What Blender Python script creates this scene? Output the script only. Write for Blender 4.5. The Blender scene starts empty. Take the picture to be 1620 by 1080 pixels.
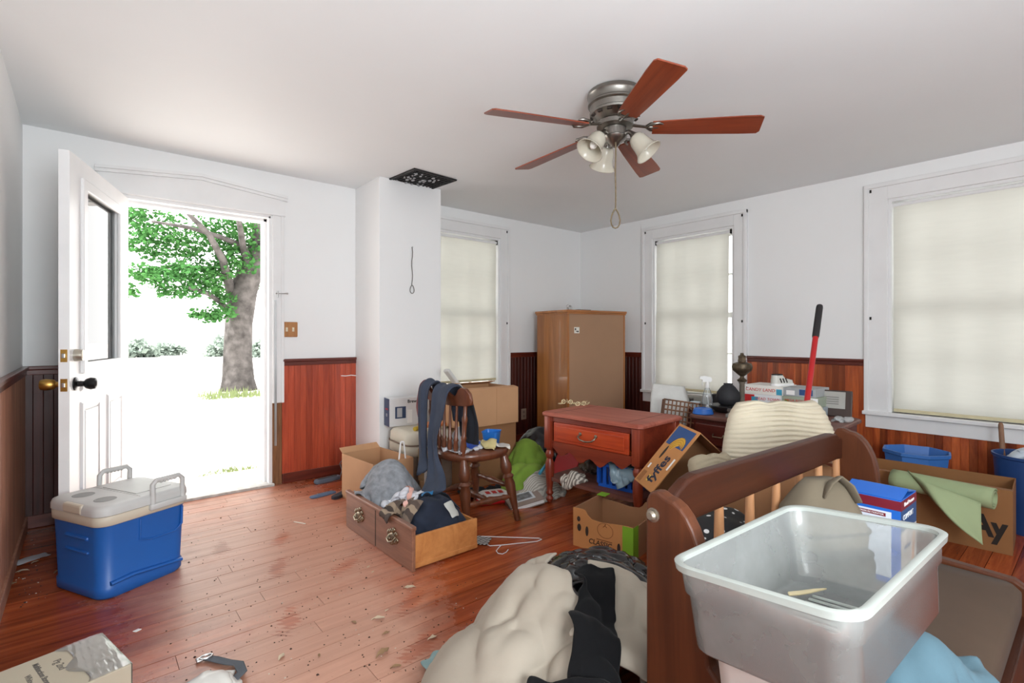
import bpy, bmesh, math, random
import numpy as np
from mathutils import Vector, Matrix, Euler
R = math.radians
SC = bpy.context.scene
COL = SC.collection
rnd = random.Random(7)

# ---------------------------------------------------------------- camera, sky, sun, lights, exposure
CAMZ = 1.13
AZ = R(40.23)
cd = bpy.data.cameras.new('camera'); cam = bpy.data.objects.new('camera', cd); COL.objects.link(cam)
cam.location = (0, 0, CAMZ); cam.rotation_euler = (R(90), 0, -AZ)
cd.sensor_width = 36; cd.lens = 800 / 1620 * 36; cd.shift_y = -9 / 1620; cd.clip_start = .02; cd.clip_end = 300
SC.camera = cam
SC.view_settings.view_transform = 'Standard'; SC.view_settings.look = 'None'
SC.view_settings.gamma = 1; SC.view_settings.use_curve_mapping = False
SC.view_settings.exposure = 0.22
SC.cycles.use_denoising = True
SC.cycles.max_bounces = 10; SC.cycles.diffuse_bounces = 6; SC.cycles.transparent_max_bounces = 24
SC.cycles.sample_clamp_indirect = 6
wd = bpy.data.worlds.new('sky'); SC.world = wd; wd.use_nodes = True
bgn = wd.node_tree.nodes['Background']; bgn.inputs[0].default_value = (1, .995, .985, 1); bgn.inputs[1].default_value = 3.6
sd = bpy.data.lights.new('sun', 'SUN'); sun = bpy.data.objects.new('sun', sd); COL.objects.link(sun)
sd.energy = 15; sd.angle = R(2); sun.rotation_euler = Vector((.72, .01, -.69)).to_track_quat('-Z', 'Y').to_euler()
def area(name, loc, target, sx, sy, e, col=(1, 1, 1)):
    l = bpy.data.lights.new(name, 'AREA'); o = bpy.data.objects.new(name, l); COL.objects.link(o)
    l.shape = 'RECTANGLE'; l.size = sx; l.size_y = sy; l.energy = e; l.color = col
    o.location = loc; o.rotation_euler = (Vector(target) - Vector(loc)).to_track_quat('-Z', 'Y').to_euler()
    return o
# unseen fill lights added behind the photographer; the rear wall has no windows
area('rear_fill_light', (.6, -1.5, 1.45), (1.3, 3, 1.6), 1.3, 1.4, 24, (.92, .98, 1))
area('rear_fill_light', (3.1, -1.5, 1.4), (2.6, 2, 1.7), 1.3, 1.4, 5, (.93, .97, 1))
area('rear_upward_fill', (.35, -.8, 1.25), (2.0, 3.2, 2.3), .8, .8, 56, (.90, .96, 1))

# ---------------------------------------------------------------- pixel / world helpers (1620x1080 frame)
FX, FY = math.sin(AZ), math.cos(AZ)
def ray(px, py):
    l = (px - 810) / 800; v = (531 - py) / 800
    return Vector((FX + FY * l, FY - FX * l, v))
def at(px, py, z=None, d=None, X=None, Y=None):
    r = ray(px, py)
    if d is None:
        if z is not None: d = (z - CAMZ) / r.z
        elif X is not None: d = X / r.x
        else: d = Y / r.y
    return Vector((r.x * d, r.y * d, CAMZ + r.z * d))

# ---------------------------------------------------------------- materials
def S(r, g, b):
    f = lambda c: ((c / 255 + .055) / 1.055) ** 2.4 if c > 10.3 else c / 255 / 12.92
    return (f(r), f(g), f(b), 1)
def dk(c, k): return (c[0] * k, c[1] * k, c[2] * k, 1)
class NT:
    def __init__(s, name):
        s.m = bpy.data.materials.new(name); s.m.use_nodes = True; s.t = s.m.node_tree; s.n = s.t.nodes; s.p = s.n['Principled BSDF']
        s.out = s.n['Material Output']
    def new(s, typ, **kw):
        n = s.n.new(typ)
        for k, v in kw.items(): setattr(n, k, v)
        return n
    def link(s, a, b): s.t.links.new(a, b)
    def math(s, op, a, b=None, c=None):
        n = s.new('ShaderNodeMath', operation=op)
        for i, v in enumerate((a, b, c)):
            if v is None: continue
            if isinstance(v, (int, float)): n.inputs[i].default_value = v
            else: s.link(v, n.inputs[i])
        return n.outputs[0]
    def mix(s, f, a, b, blend='MIX'):
        n = s.new('ShaderNodeMix', data_type='RGBA', blend_type=blend)
        for i, v in ((0, f), (6, a), (7, b)):
            if isinstance(v, (int, float)): n.inputs[i].default_value = v
            elif isinstance(v, tuple): n.inputs[i].default_value = v
            else: s.link(v, n.inputs[i])
        return n.outputs[2]
    def noise(s, scale, vec=None, detail=4, rough=.55, dist=0):
        n = s.new('ShaderNodeTexNoise'); n.inputs['Scale'].default_value = scale; n.inputs['Detail'].default_value = detail
        n.inputs['Roughness'].default_value = rough; n.inputs['Distortion'].default_value = dist
        if vec is not None: s.link(vec, n.inputs['Vector'])
        return n.outputs['Fac']
    def ramp(s, f, stops):
        n = s.new('ShaderNodeValToRGB'); e = n.color_ramp.elements
        while len(e) < len(stops): e.new(.5)
        for i, (p, c) in enumerate(stops):
            e[i].position = p; e[i].color = c if isinstance(c, tuple) else (c, c, c, 1)
        s.link(f, n.inputs[0]); return n.outputs[0]
    def coord(s, kind='Object', scale=(1, 1, 1), rot=(0, 0, 0)):
        if kind == 'World': src = s.new('ShaderNodeNewGeometry').outputs['Position']
        else: src = s.new('ShaderNodeTexCoord').outputs[kind]
        m = s.new('ShaderNodeMapping'); m.inputs['Scale'].default_value = scale; m.inputs['Rotation'].default_value = rot
        s.link(src, m.inputs['Vector']); return m.outputs[0]
    def bump(s, h, strength=.3, dist=.004):
        b = s.new('ShaderNodeBump'); b.inputs['Strength'].default_value = strength; b.inputs['Distance'].default_value = dist
        s.link(h, b.inputs['Height']); s.link(b.outputs[0], s.p.inputs['Normal'])
    def set(s, **kw):
        for k, v in kw.items():
            i = s.p.inputs[k.replace('_', ' ')]
            if isinstance(v, (int, float, tuple)): i.default_value = v
            else: s.link(v, i)
        return s
_mc = {}
def M(name, col, rough=.55, metal=0., var=.12, vs=6., bump=0., bs=80., spec=.5, coat=0.):
    if name in _mc: return _mc[name]
    t = NT(name); t.set(Roughness=rough, Metallic=metal, Specular_IOR_Level=spec, Coat_Weight=coat)
    c = t.coord('Object')
    if var > 0:
        n = t.noise(vs, c, 5)
        t.link(t.mix(t.ramp(n, [(.3, 0.), (.7, 1.)]), dk(col, 1 - var), dk(col, 1 + var * .6)), t.p.inputs['Base Color'])
    else: t.set(Base_Color=col)
    if bump: t.bump(t.noise(bs, c, 6), bump, .003 if bs > 20 else .010)
    _mc[name] = t.m; return t.m
def WOOD(name, c1, c2, axis=2, rough=.4, g=9., rv=.0, coat=.0, knots=0, spec=.5):
    if name in _mc: return _mc[name]
    t = NT(name); sc = [g * 2.2] * 3; sc[axis] = g * .16
    rn = t.new('ShaderNodeObjectInfo').outputs['Random']
    c = t.coord('Object', tuple(sc))
    off = t.new('ShaderNodeVectorMath', operation='ADD'); t.link(c, off.inputs[0])
    cb = t.new('ShaderNodeCombineXYZ'); r9 = t.math('MULTIPLY', rn, 37.)
    for i in range(3): t.link(r9, cb.inputs[i])
    t.link(cb.outputs[0], off.inputs[1]); v = off.outputs[0]
    n1 = t.noise(1.0, v, 6, .6, 1.2); n2 = t.noise(5., v, 3, .7)
    f = t.math('ADD', t.math('MULTIPLY', n1, .75), t.math('MULTIPLY', n2, .25))
    colr = t.ramp(f, [(.32, c1), (.68, c2)])
    if rv: colr = t.mix(1., colr, t.ramp(rn, [(0., 1 - rv), (1., 1 + rv)]), 'MULTIPLY')
    t.set(Base_Color=colr, Roughness=rough, Coat_Weight=coat, Specular_IOR_Level=spec)
    t.bump(f, .12, .001)
    _mc[name] = t.m; return t.m
def FABRIC(name, col, var=.2, weave=400., rough=.95, bump=.25, vs=7):
    if name in _mc: return _mc[name]
    t = NT(name); c = t.coord('Object')
    n = t.noise(vs, c, 5); t.set(Base_Color=t.mix(t.ramp(n, [(.3, 0.), (.7, 1.)]), dk(col, 1 - var), dk(col, 1 + var * .5)), Roughness=rough, Sheen_Weight=.03, Specular_IOR_Level=.2)
    t.bump(t.noise(weave, c, 2), bump, .001); _mc[name] = t.m; return t.m
def GLASS(name, tint=(.97, .98, .98, 1), ior=1.45, k=1.0, rough=.0, haze=0.):
    t = NT(name); t.n.remove(t.p)
    tr = t.new('ShaderNodeBsdfTransparent'); tr.inputs[0].default_value = tint
    gl = t.new('ShaderNodeBsdfGlossy'); gl.inputs['Roughness'].default_value = rough
    fr = t.new('ShaderNodeFresnel'); fr.inputs[0].default_value = ior
    mx = t.new('ShaderNodeMixShader'); t.link(t.math('MULTIPLY', fr.outputs[0], k), mx.inputs[0]); t.link(tr.outputs[0], mx.inputs[1]); t.link(gl.outputs[0], mx.inputs[2])
    o = mx.outputs[0]
    if haze:
        df = t.new('ShaderNodeBsdfDiffuse'); df.inputs[0].default_value = (.85, .87, .86, 1)
        m2 = t.new('ShaderNodeMixShader'); m2.inputs[0].default_value = haze; t.link(o, m2.inputs[1]); t.link(df.outputs[0], m2.inputs[2]); o = m2.outputs[0]
    t.link(o, t.out.inputs[0]); return t.m

# ---------------------------------------------------------------- mesh builder
def tag(o, label=None, cat=None, group=None, kind=None):
    if label: o['label'] = label
    if cat: o['category'] = cat
    if group: o['group'] = group
    if kind: o['kind'] = kind
    return o
def empty(name, loc=(0, 0, 0), rz=0., label=None, cat=None, group=None, kind=None, rot=None):
    o = bpy.data.objects.new(name, None); COL.objects.link(o); o.location = loc
    o.rotation_euler = rot if rot is not None else (0, 0, rz); o.empty_display_size = .1
    return tag(o, label, cat, group, kind)
def link(name, me, parent=None, loc=None, rot=None, scale=None):
    o = bpy.data.objects.new(name, me); COL.objects.link(o)
    if parent: o.parent = parent
    if loc is not None: o.location = loc
    if rot is not None: o.rotation_euler = rot
    if scale is not None: o.scale = scale
    return o
class MB:
    def __init__(s): s.v = []; s.f = []; s.m = []; s.x = Matrix.Identity(4); s.mi = 0
    def at(s, loc=(0, 0, 0), rot=(0, 0, 0)): s.x = Matrix.Translation(Vector(loc)) @ Euler(rot).to_matrix().to_4x4(); return s
    def mat(s, i): s.mi = i; return s
    def add(s, vs, fs):
        b = len(s.v); s.v += [tuple(s.x @ Vector(p)) for p in vs]
        s.f += [tuple(i + b for i in f) for f in fs]; s.m += [s.mi] * len(fs); return s
    def box(s, x0, x1, y0, y1, z0, z1, bv=0.):
        if bv <= 0:
            return s.add([(x0, y0, z0), (x1, y0, z0), (x1, y1, z0), (x0, y1, z0), (x0, y0, z1), (x1, y0, z1), (x1, y1, z1), (x0, y1, z1)],
                         [(3, 2, 1, 0), (4, 5, 6, 7), (0, 1, 5, 4), (1, 2, 6, 5), (2, 3, 7, 6), (3, 0, 4, 7)])
        bv = min(bv, (x1 - x0) * .45, (y1 - y0) * .45, (z1 - z0) * .45)
        bm = bmesh.new(); bmesh.ops.create_cube(bm, size=1)
        for v in bm.verts: v.co = Vector((x0 + (v.co.x + .5) * (x1 - x0), y0 + (v.co.y + .5) * (y1 - y0), z0 + (v.co.z + .5) * (z1 - z0)))
        bmesh.ops.bevel(bm, geom=bm.edges[:], offset=bv, segments=2, profile=.5, affect='EDGES')
        return s.bm(bm)
    def bm(s, bm):
        bm.verts.index_update()
        s.add([tuple(v.co) for v in bm.verts], [tuple(v.index for v in f.verts) for f in bm.faces]); bm.free(); return s
    def loft(s, rings, cap0=True, cap1=True, closed=True):
        n = len(rings[0]); vs = [p for r in rings for p in r]; fs = []
        for i in range(len(rings) - 1):
            for j in range(n if closed else n - 1):
                k = (j + 1) % n; fs.append((i * n + j, i * n + k, (i + 1) * n + k, (i + 1) * n + j))
        if cap0: fs.append(tuple(range(n - 1, -1, -1)))
        if cap1: fs.append(tuple((len(rings) - 1) * n + j for j in range(n)))
        return s.add(vs, fs)
    def rloft(s, levels, cap0=True, cap1=True, k=4):        # levels: (z, sx, sy, r [, ox, oy])
        return s.loft([rrect(*L, k=k) for L in levels], cap0, cap1)
    def lathe(s, prof, n=16, cap0=True, cap1=True, lobes=0, la=0.):
        rings = []
        for r, z in prof:
            rings.append([(r * (1 + la * math.cos(lobes * 2 * math.pi * j / n)) * math.cos(2 * math.pi * j / n), r * (1 + la * math.cos(lobes * 2 * math.pi * j / n)) * math.sin(2 * math.pi * j / n), z) for j in range(n)])
        return s.loft(rings, cap0, cap1)
    def between(s, a, b):
        a, b = Vector(a), Vector(b); q = (b - a).to_track_quat('Z', 'Y')
        s.x = Matrix.Translation(a) @ q.to_matrix().to_4x4(); return (b - a).length
    def turned(s, a, b, prof, n=12):                        # prof: (t, r)
        keep = s.x; L = s.between(a, b); s.lathe([(r, t * L) for t, r in prof], n); s.x = keep; return s
    def tube(s, pts, r, n=8, closed=False):
        pts = [Vector(p) for p in pts]; m = len(pts); rings = []; up = None
        for i, p in enumerate(pts):
            if closed: t = pts[(i + 1) % m] - pts[i - 1]
            else: t = pts[min(i + 1, m - 1)] - pts[max(i - 1, 0)]
            t.normalize()
            if up is None:
                up = Vector((0, 0, 1)) if abs(t.z) < .9 else Vector((1, 0, 0))
            a = t.cross(up)
            if a.length < 1e-4: a = t.orthogonal()
            a.normalize(); b = a.cross(t).normalized(); up = b
            rr = r[i] if isinstance(r, list) else r
            if not isinstance(rr, tuple): rr = (rr, rr)
            rings.append([tuple(p + a * rr[0] * math.cos(2 * math.pi * j / n) + b * rr[1] * math.sin(2 * math.pi * j / n)) for j in range(n)])
        if closed: rings.append(rings[0]); return s.loft(rings, False, False)
        return s.loft(rings)
    def prism(s, poly, t0, t1, plane='yz'):                 # extrude a 2-D outline along the third axis
        f = {'yz': lambda a, b, c: (c, a, b), 'xz': lambda a, b, c: (a, c, b), 'xy': lambda a, b, c: (a, b, c)}[plane]
        n = len(poly); vs = [f(a, b, t0) for a, b in poly] + [f(a, b, t1) for a, b in poly]
        return s.add(vs, [tuple(range(n - 1, -1, -1)), tuple(range(n, 2 * n))] + [(i, (i + 1) % n, n + (i + 1) % n, n + i) for i in range(n)])
    def grid(s, P):
        ny, nx = P.shape[:2]
        return s.add([tuple(map(float, p)) for p in P.reshape(-1, 3)], [(j * nx + i, j * nx + i + 1, (j + 1) * nx + i + 1, (j + 1) * nx + i) for j in range(ny - 1) for i in range(nx - 1)])
    def ball(s, c, r, n=12, sq=(1, 1, 1)):
        m = n // 2; rings = [[(c[0] + r * sq[0] * math.sin(math.pi * (i + .02) / (m + .04)) * math.cos(2 * math.pi * j / n), c[1] + r * sq[1] * math.sin(math.pi * (i + .02) / (m + .04)) * math.sin(2 * math.pi * j / n), c[2] - r * sq[2] * math.cos(math.pi * (i + .02) / (m + .04))) for j in range(n)] for i in range(m + 1)]
        return s.loft(rings)
    def build(s, name, mats, parent=None, smooth=False, loc=None, rot=None, angle=40, flip=True):
        me = bpy.data.meshes.new(name); me.from_pydata(s.v, [], s.f)
        if not isinstance(mats, (list, tuple)): mats = [mats]
        for m in mats: me.materials.append(m)
        if len(mats) > 1: me.polygons.foreach_set('material_index', s.m)
        if flip:
            bm = bmesh.new(); bm.from_mesh(me); bmesh.ops.recalc_face_normals(bm, faces=bm.faces[:]); bm.to_mesh(me); bm.free()
        if smooth:
            me.polygons.foreach_set('use_smooth', [True] * len(me.polygons))
            if angle < 180:
                try: me.set_sharp_from_angle(angle=R(angle))
                except Exception: pass
        me.update()
        return link(name, me, parent, loc, rot)
def rrect(z, sx, sy, r, ox=0., oy=0., k=4):
    hx, hy = sx / 2, sy / 2; r = max(min(r, hx * .999, hy * .999), 1e-4); out = []
    for cx, cy, a0 in ((hx - r, hy - r, 0), (-hx + r, hy - r, 90), (-hx + r, -hy + r, 180), (hx - r, -hy + r, 270)):
        for i in range(k + 1):
            a = R(a0 + 90 * i / k); out.append((ox + cx + r * math.cos(a), oy + cy + r * math.sin(a), z))
    return out
def text(parent, s, size, loc, rot, mat, name='lettering', sx=1., shear=0., ext=.0004, bold=0., align='CENTER'):
    cu = bpy.data.curves.new(name, 'FONT'); cu.body = s; cu.size = size; cu.align_x = align; cu.align_y = 'CENTER'; cu.extrude = ext; cu.shear = shear; cu.offset = bold
    cu.resolution_u = 3
    o = bpy.data.objects.new(name, cu); COL.objects.link(o)
    me = bpy.data.meshes.new_from_object(o.evaluated_get(bpy.context.evaluated_depsgraph_get()))
    bpy.data.objects.remove(o); bpy.data.curves.remove(cu); me.materials.clear(); me.materials.append(mat)
    o = link(name, me, parent, loc, rot); o.scale = (sx, 1, 1); return o
def copy_tree(o, parent=None):
    c = o.copy(); COL.objects.link(c)
    if parent: c.parent = parent
    for ch in list(o.children): copy_tree(ch, c)
    return c
def sub(o, lv=1): m = o.modifiers.new('smooth', 'SUBSURF'); m.levels = lv; m.render_levels = lv; return o
def thick(o, t, off=0.): m = o.modifiers.new('thickness', 'SOLIDIFY'); m.thickness = t; m.offset = off; return o

# ---------------------------------------------------------------- cloth: small position-based solver over a height field
class HF:
    def __init__(s, x0, x1, y0, y1, res=.012):
        s.x0, s.y0, s.r = x0, y0, res; s.nx = int((x1 - x0) / res) + 2; s.ny = int((y1 - y0) / res) + 2
        s.g = np.zeros((s.ny, s.nx)); s.X, s.Y = np.meshgrid(x0 + np.arange(s.nx) * res, y0 + np.arange(s.ny) * res)
    def box(s, cx, cy, sx, sy, z, rz=0.):
        c, n = math.cos(rz), math.sin(rz); u = (s.X - cx) * c + (s.Y - cy) * n; v = -(s.X - cx) * n + (s.Y - cy) * c
        s.g = np.where((abs(u) < sx / 2) & (abs(v) < sy / 2), np.maximum(s.g, z), s.g); return s
    def dome(s, cx, cy, rx, ry, h, p=2.):
        q = np.clip(1 - (abs((s.X - cx) / rx) ** p + abs((s.Y - cy) / ry) ** p), 0, 1); s.g = np.maximum(s.g, h * q ** .5); return s
    def splat(s, P):
        P = P.copy(); Q = [P]
        Q += [(P[1:] + P[:-1]) / 2, (P[:, 1:] + P[:, :-1]) / 2, (P[1:, 1:] + P[:-1, :-1]) / 2]
        for q in Q:
            q = q.reshape(-1, 3); i = np.clip(np.round((q[:, 0] - s.x0) / s.r).astype(int), 0, s.nx - 1); j = np.clip(np.round((q[:, 1] - s.y0) / s.r).astype(int), 0, s.ny - 1)
            np.maximum.at(s.g, (j, i), q[:, 2])
        return s
    def h(s, x, y):
        u = np.clip((x - s.x0) / s.r, 0, s.nx - 1.001); v = np.clip((y - s.y0) / s.r, 0, s.ny - 1.001)
        i = u.astype(int); j = v.astype(int); a = u - i; b = v - j; g = s.g
        return (g[j, i] * (1 - a) + g[j, i + 1] * a) * (1 - b) + (g[j + 1, i] * (1 - a) + g[j + 1, i + 1] * a) * b
def sim(P, dx, dy, hf, steps=110, iters=5, eps=.006, fric=.6, bend=.08, grav=.0016, pin=None):
    V = P.copy(); P = P.copy()
    def con(A, B, L, k):
        d = B - A; l = np.sqrt((d * d).sum(-1, keepdims=True)) + 1e-9; c = d * ((l - L) / l * .5 * k); A += c; B -= c
    dg = math.hypot(dx, dy)
    P0 = P.copy()
    for st in range(steps):
        vel = (P - V) * .965; V = P.copy(); P = P + vel; P[..., 2] -= grav
        for it in range(iters):
            for o in (0, 1):
                n = (P.shape[1] - o) // 2 * 2; con(P[:, o:o + n:2], P[:, o + 1:o + n:2], dx, .9)
                n = (P.shape[0] - o) // 2 * 2; con(P[o:o + n:2], P[o + 1:o + n:2], dy, .9)
            A = P[:-1, :-1]; B = P[1:, 1:]; con(A, B, dg, .25)
            A = P[:-1, 1:]; B = P[1:, :-1]; con(A, B, dg, .25)
            if bend: con(P[:, :-2], P[:, 2:], 2 * dx, bend); con(P[:-2], P[2:], 2 * dy, bend)
            if pin is not None: P[pin] = P0[pin]
        h = hf.h(P[..., 0], P[..., 1]) + eps; m = P[..., 2] < h
        P[..., 2] = np.where(m, h, P[..., 2])
        for k in (0, 1): P[..., k] = np.where(m, P[..., k] + (V[..., k] - P[..., k]) * fric, P[..., k])
        V[..., 2] = np.where(m, P[..., 2], V[..., 2])
    return P
def smooth_noise(ny, nx, rs, cells, amp):
    g = rs.randn(cells + 3, cells + 3); y = np.linspace(0, cells, ny); x = np.linspace(0, cells, nx)
    i = y.astype(int); j = x.astype(int); a = (y - i)[:, None]; b = (x - j)[None]; a = a * a * (3 - 2 * a); b = b * b * (3 - 2 * b)
    return amp * ((g[i][:, j] * (1 - b) + g[i][:, j + 1] * b) * (1 - a) + (g[i + 1][:, j] * (1 - b) + g[i + 1][:, j + 1] * b) * a)
def folds(P, rs, amp, f, ang=None):
    ny, nx = P.shape[:2]; v, u = np.mgrid[0:ny, 0:nx]; L = max(nx, ny); u = u / L; v = v / L; N = np.cross(np.gradient(P, axis=1), np.gradient(P, axis=0)); N /= np.linalg.norm(N, axis=-1, keepdims=True) + 1e-9
    N = N * np.sign(N[..., 2].mean()); d = np.zeros((ny, nx))
    for k in range(3 if ang is None else 2):
        a = rs.rand() * math.pi if ang is None else ang + .25 * k; ph = f * (1 + .6 * k) * (u * math.cos(a) + v * math.sin(a)) + smooth_noise(ny, nx, rs, 3, .45) + smooth_noise(ny, nx, rs, 7, .12)
        d += amp / (1 + .7 * k) * (np.abs(np.sin(math.pi * ph)) + 1e-4) ** .75 * np.clip(.6 + smooth_noise(ny, nx, rs, 3, .5), 0, 1.4)
    return P + N * d[..., None]
def cloth_obj(name, mat, hf, c, size, squeeze=.75, rz=0., res=.018, z=None, seed=1, steps=110, bend=.08, label=None, cat=None, group=None, th=.004, amp=.03, cells=6, lv=1, parent=None, eps=.007, splat=True, fric=.6, iters=5, shape=None, fold=(.016, 4.), ymin=None, xmin=None):
    rs = np.random.RandomState(seed); nx = max(6, int(size[0] / res)); ny = max(6, int(size[1] / res)); dx = size[0] / (nx - 1); dy = size[1] / (ny - 1)
    u, v = np.meshgrid(np.linspace(-.5, .5, nx) * size[0] * squeeze, np.linspace(-.5, .5, ny) * size[1] * squeeze)
    if shape: u, v = shape(u, v)
    u = u + smooth_noise(ny, nx, rs, cells, amp); v = v + smooth_noise(ny, nx, rs, cells, amp)
    cc, ss = math.cos(rz), math.sin(rz); X = c[0] + u * cc - v * ss; Y = c[1] + u * ss + v * cc
    Z = (hf.h(X, Y).max() if z is None else z) + .03 + np.abs(smooth_noise(ny, nx, rs, cells * 2, amp * 1.5))
    P = sim(np.stack([X, Y, Z], -1), dx, dy, hf, steps, iters, bend=bend, eps=eps, fric=fric)
    if fold: P = folds(P, rs, *fold)
    if ymin is not None: P[..., 1] = np.maximum(P[..., 1], ymin + .002 * rs.rand(*P.shape[:2]))
    if xmin is not None: P[..., 0] = np.maximum(P[..., 0], xmin)
    if splat: hf.splat(P)
    org = np.array([P[..., 0].mean(), P[..., 1].mean(), P[..., 2].min()])
    o = MB().grid(P - org).build(name, mat, parent, smooth=True, angle=180, flip=False); o.location = org
    if th: thick(o, th)
    if lv: sub(o, lv)
    return tag(o, label, cat, group)
# ================================================================ SETTING
XL, XR, YB, YR, H = -.275, 4.55, 4.10, -1.6, 2.365
def plaster(name, col, bs=25):
    t = NT(name); c = t.coord('World'); n = t.noise(1.3, c, 4); n2 = t.noise(bs, c, 4)
    t.set(Base_Color=t.mix(n, dk(col, .96), dk(col, 1.02)), Roughness=.6, Specular_IOR_Level=.3); t.bump(n2, .06, .003); return t.m
m_wall = plaster('white_wall_paint', (.84, .845, .845, 1)); m_ceil = plaster('white_ceiling_paint', (.85, .87, .875, 1))
m_trim = M('white_gloss_trim', (.80, .80, .80, 1), .38, var=.05, vs=3)
m_dark = M('dark_gap', (.03, .02, .015, 1), .9, var=0)
m_steel = M('brushed_steel', (.5, .5, .5, 1), .35, 1., var=.1)
m_brass = M('old_brass', S(190, 150, 80), .35, 1., var=.2)
m_blackmetal = M('dark_metal', S(50, 48, 46), .4, .8)

# floor material: red-brown boards, dust wear along the way in from the door, shoe prints rubbed into the dust
def floor_mat():
    t = NT('red_brown_floorboards'); w = t.coord('World'); rn = t.new('ShaderNodeObjectInfo').outputs['Random']
    off = t.new('ShaderNodeVectorMath', operation='ADD'); g = t.coord('World', (1.6, 26, 26)); t.link(g, off.inputs[0])
    cb = t.new('ShaderNodeCombineXYZ'); r9 = t.math('MULTIPLY', rn, 61.); t.link(r9, cb.inputs[0]); t.link(r9, cb.inputs[1]); t.link(cb.outputs[0], off.inputs[1])
    grain = t.noise(1., off.outputs[0], 6, .62, .8)
    base = t.ramp(grain, [(.3, S(118, 50, 22)), (.5, S(150, 68, 34)), (.72, S(176, 90, 48))])
    base = t.mix(1., base, t.ramp(rn, [(0., .78), (1., 1.18)]), 'MULTIPLY')
    sep = t.new('ShaderNodeSeparateXYZ'); t.link(w, sep.inputs[0]); X, Y = sep.outputs[0], sep.outputs[1]
    def blob(cx, cy, rx, ry, rot=0.):
        c, s = math.cos(rot), math.sin(rot); dx = t.math('SUBTRACT', X, cx); dy = t.math('SUBTRACT', Y, cy)
        u = t.math('DIVIDE', t.math('ADD', t.math('MULTIPLY', dx, c), t.math('MULTIPLY', dy, s)), rx)
        v = t.math('DIVIDE', t.math('SUBTRACT', t.math('MULTIPLY', dy, c), t.math('MULTIPLY', dx, s)), ry)
        return t.math('SQRT', t.math('ADD', t.math('MULTIPLY', u, u), t.math('MULTIPLY', v, v))), v
    n1 = t.noise(2.2, w, 6, .65); n2 = t.noise(16., w, 6, .7)
    d, _ = blob(.75, 2.9, .62, 1.5, R(-8)); d2, _ = blob(.70, 1.85, .50, .85, 0)
    dm = t.math('SUBTRACT', 1.25, t.math('MINIMUM', d, d2)); dm = t.math('ADD', dm, t.math('MULTIPLY', t.math('SUBTRACT', n1, .5), 1.3)); dm = t.math('ADD', dm, t.math('MULTIPLY', t.math('SUBTRACT', n2, .5), .55))
    dm = t.ramp(dm, [(.1, 0.), (.75, .82)])
    pr = None
    for cx, cy, rot in [(.985, 2.43, .6), (.72, 2.62, 1.1), (1.06, 1.92, .7), (.93, 1.62, .45), (.62, 2.1, 1.2), (.56, 3.05, 1.4), (1.32, 1.72, .5), (.84, 2.98, 1.2)]:
        q, v = blob(cx, cy, .135, .052, rot)
        tread = t.math('ADD', t.math('MULTIPLY', t.math('SINE', t.math('MULTIPLY', t.math('ADD', X, Y), 190.)), .22), t.math('MULTIPLY', t.math('SUBTRACT', n2, .5), 2.6))
        q = t.ramp(t.math('ADD', t.math('SUBTRACT', 1., q), tread), [(.2, 0.), (.5, 1.)])
        pr = q if pr is None else t.math('MAXIMUM', pr, q)
    dm = t.math('MULTIPLY', dm, t.math('SUBTRACT', 1., t.math('MULTIPLY', pr, .6)))
    col = t.mix(dm, base, t.mix(grain, S(170, 124, 102), S(206, 164, 142)))
    sp = t.noise(55., w, 3, .6); col = t.mix(t.ramp(sp, [(.70, 0.), (.74, .7)]), col, S(70, 40, 30))
    t.set(Base_Color=col, Roughness=t.math('ADD', .25, t.math('MULTIPLY', dm, .2)), Specular_IOR_Level=.5)
    t.bump(t.math('ADD', grain, t.math('MULTIPLY', n2, .4)), .10, .002)
    return t.m
m_floor = floor_mat()
floor = MB().box(XL - .2, XR + .2, YR - .2, YB + .2, -.10, -.016).build('floor', m_dark); tag(floor, kind='structure')
pm = bpy.data.meshes.new('plank')
_b = MB().box(0, 1, 0, 1, 0, 1); pm.from_pydata(_b.v, [], _b.f); pm.materials.append(m_floor); pm.update()
rp = random.Random(3); y = .30; W = .0965; npl = 0
while y < YB:
    x = XL - rp.random() * 1.2
    while x < XR:
        L = rp.uniform(1.0, 2.3); a, b = max(x, XL), min(x + L, XR)
        if b - a > .03:
            link('plank', pm, floor, (a + .0009, y, -.016), None, (b - a - .0018, min(W, YB - y) - .0024, .016 + rp.uniform(-.0006, .0004))); npl += 1
        x += L
    y += W
st = MB()                                        # boards behind the photographer, out of the frame
for k in range(20): st.box(XL, XR, YR + k * .095, YR + k * .095 + .0926, -.016, 0)
tag(st.build('plank_rest', m_floor, floor), kind='stuff')
ceiling = tag(MB().box(XL - .2, XR + .2, YR - .2, YB + .25, H, H + .15).build('ceiling', m_ceil), kind='structure')
T = .2
# back wall with the door opening and window 1
DX0, DX1, DZ = .165, 1.075, 2.03
W1 = (2.43, 3.30); WZ0, WZ1 = .565, 2.14
wb = MB()
wb.box(XL - T, DX0, YB, YB + T, -.1, H).box(DX0, DX1, YB, YB + T, DZ, H).box(DX1, W1[0], YB, YB + T, -.1, H)
wb.box(W1[0], W1[1], YB, YB + T, -.1, WZ0).box(W1[0], W1[1], YB, YB + T, WZ1, H).box(W1[1], XR, YB, YB + T, -.1, H)
wall_back = tag(wb.build('wall_back', m_wall), kind='structure')
W2 = (2.22, 3.09); W3 = (.19, 1.06)
wr = MB().box(XR, XR + T, W2[1], YB + T, -.1, H).box(XR, XR + T, W3[1], W2[0], -.1, H).box(XR, XR + T, YR - T, W3[0], -.1, H)
for w in (W2, W3): wr.box(XR, XR + T, w[0], w[1], -.1, WZ0).box(XR, XR + T, w[0], w[1], WZ1, H)
wall_right = tag(wr.build('wall_right', m_wall), kind='structure')
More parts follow.
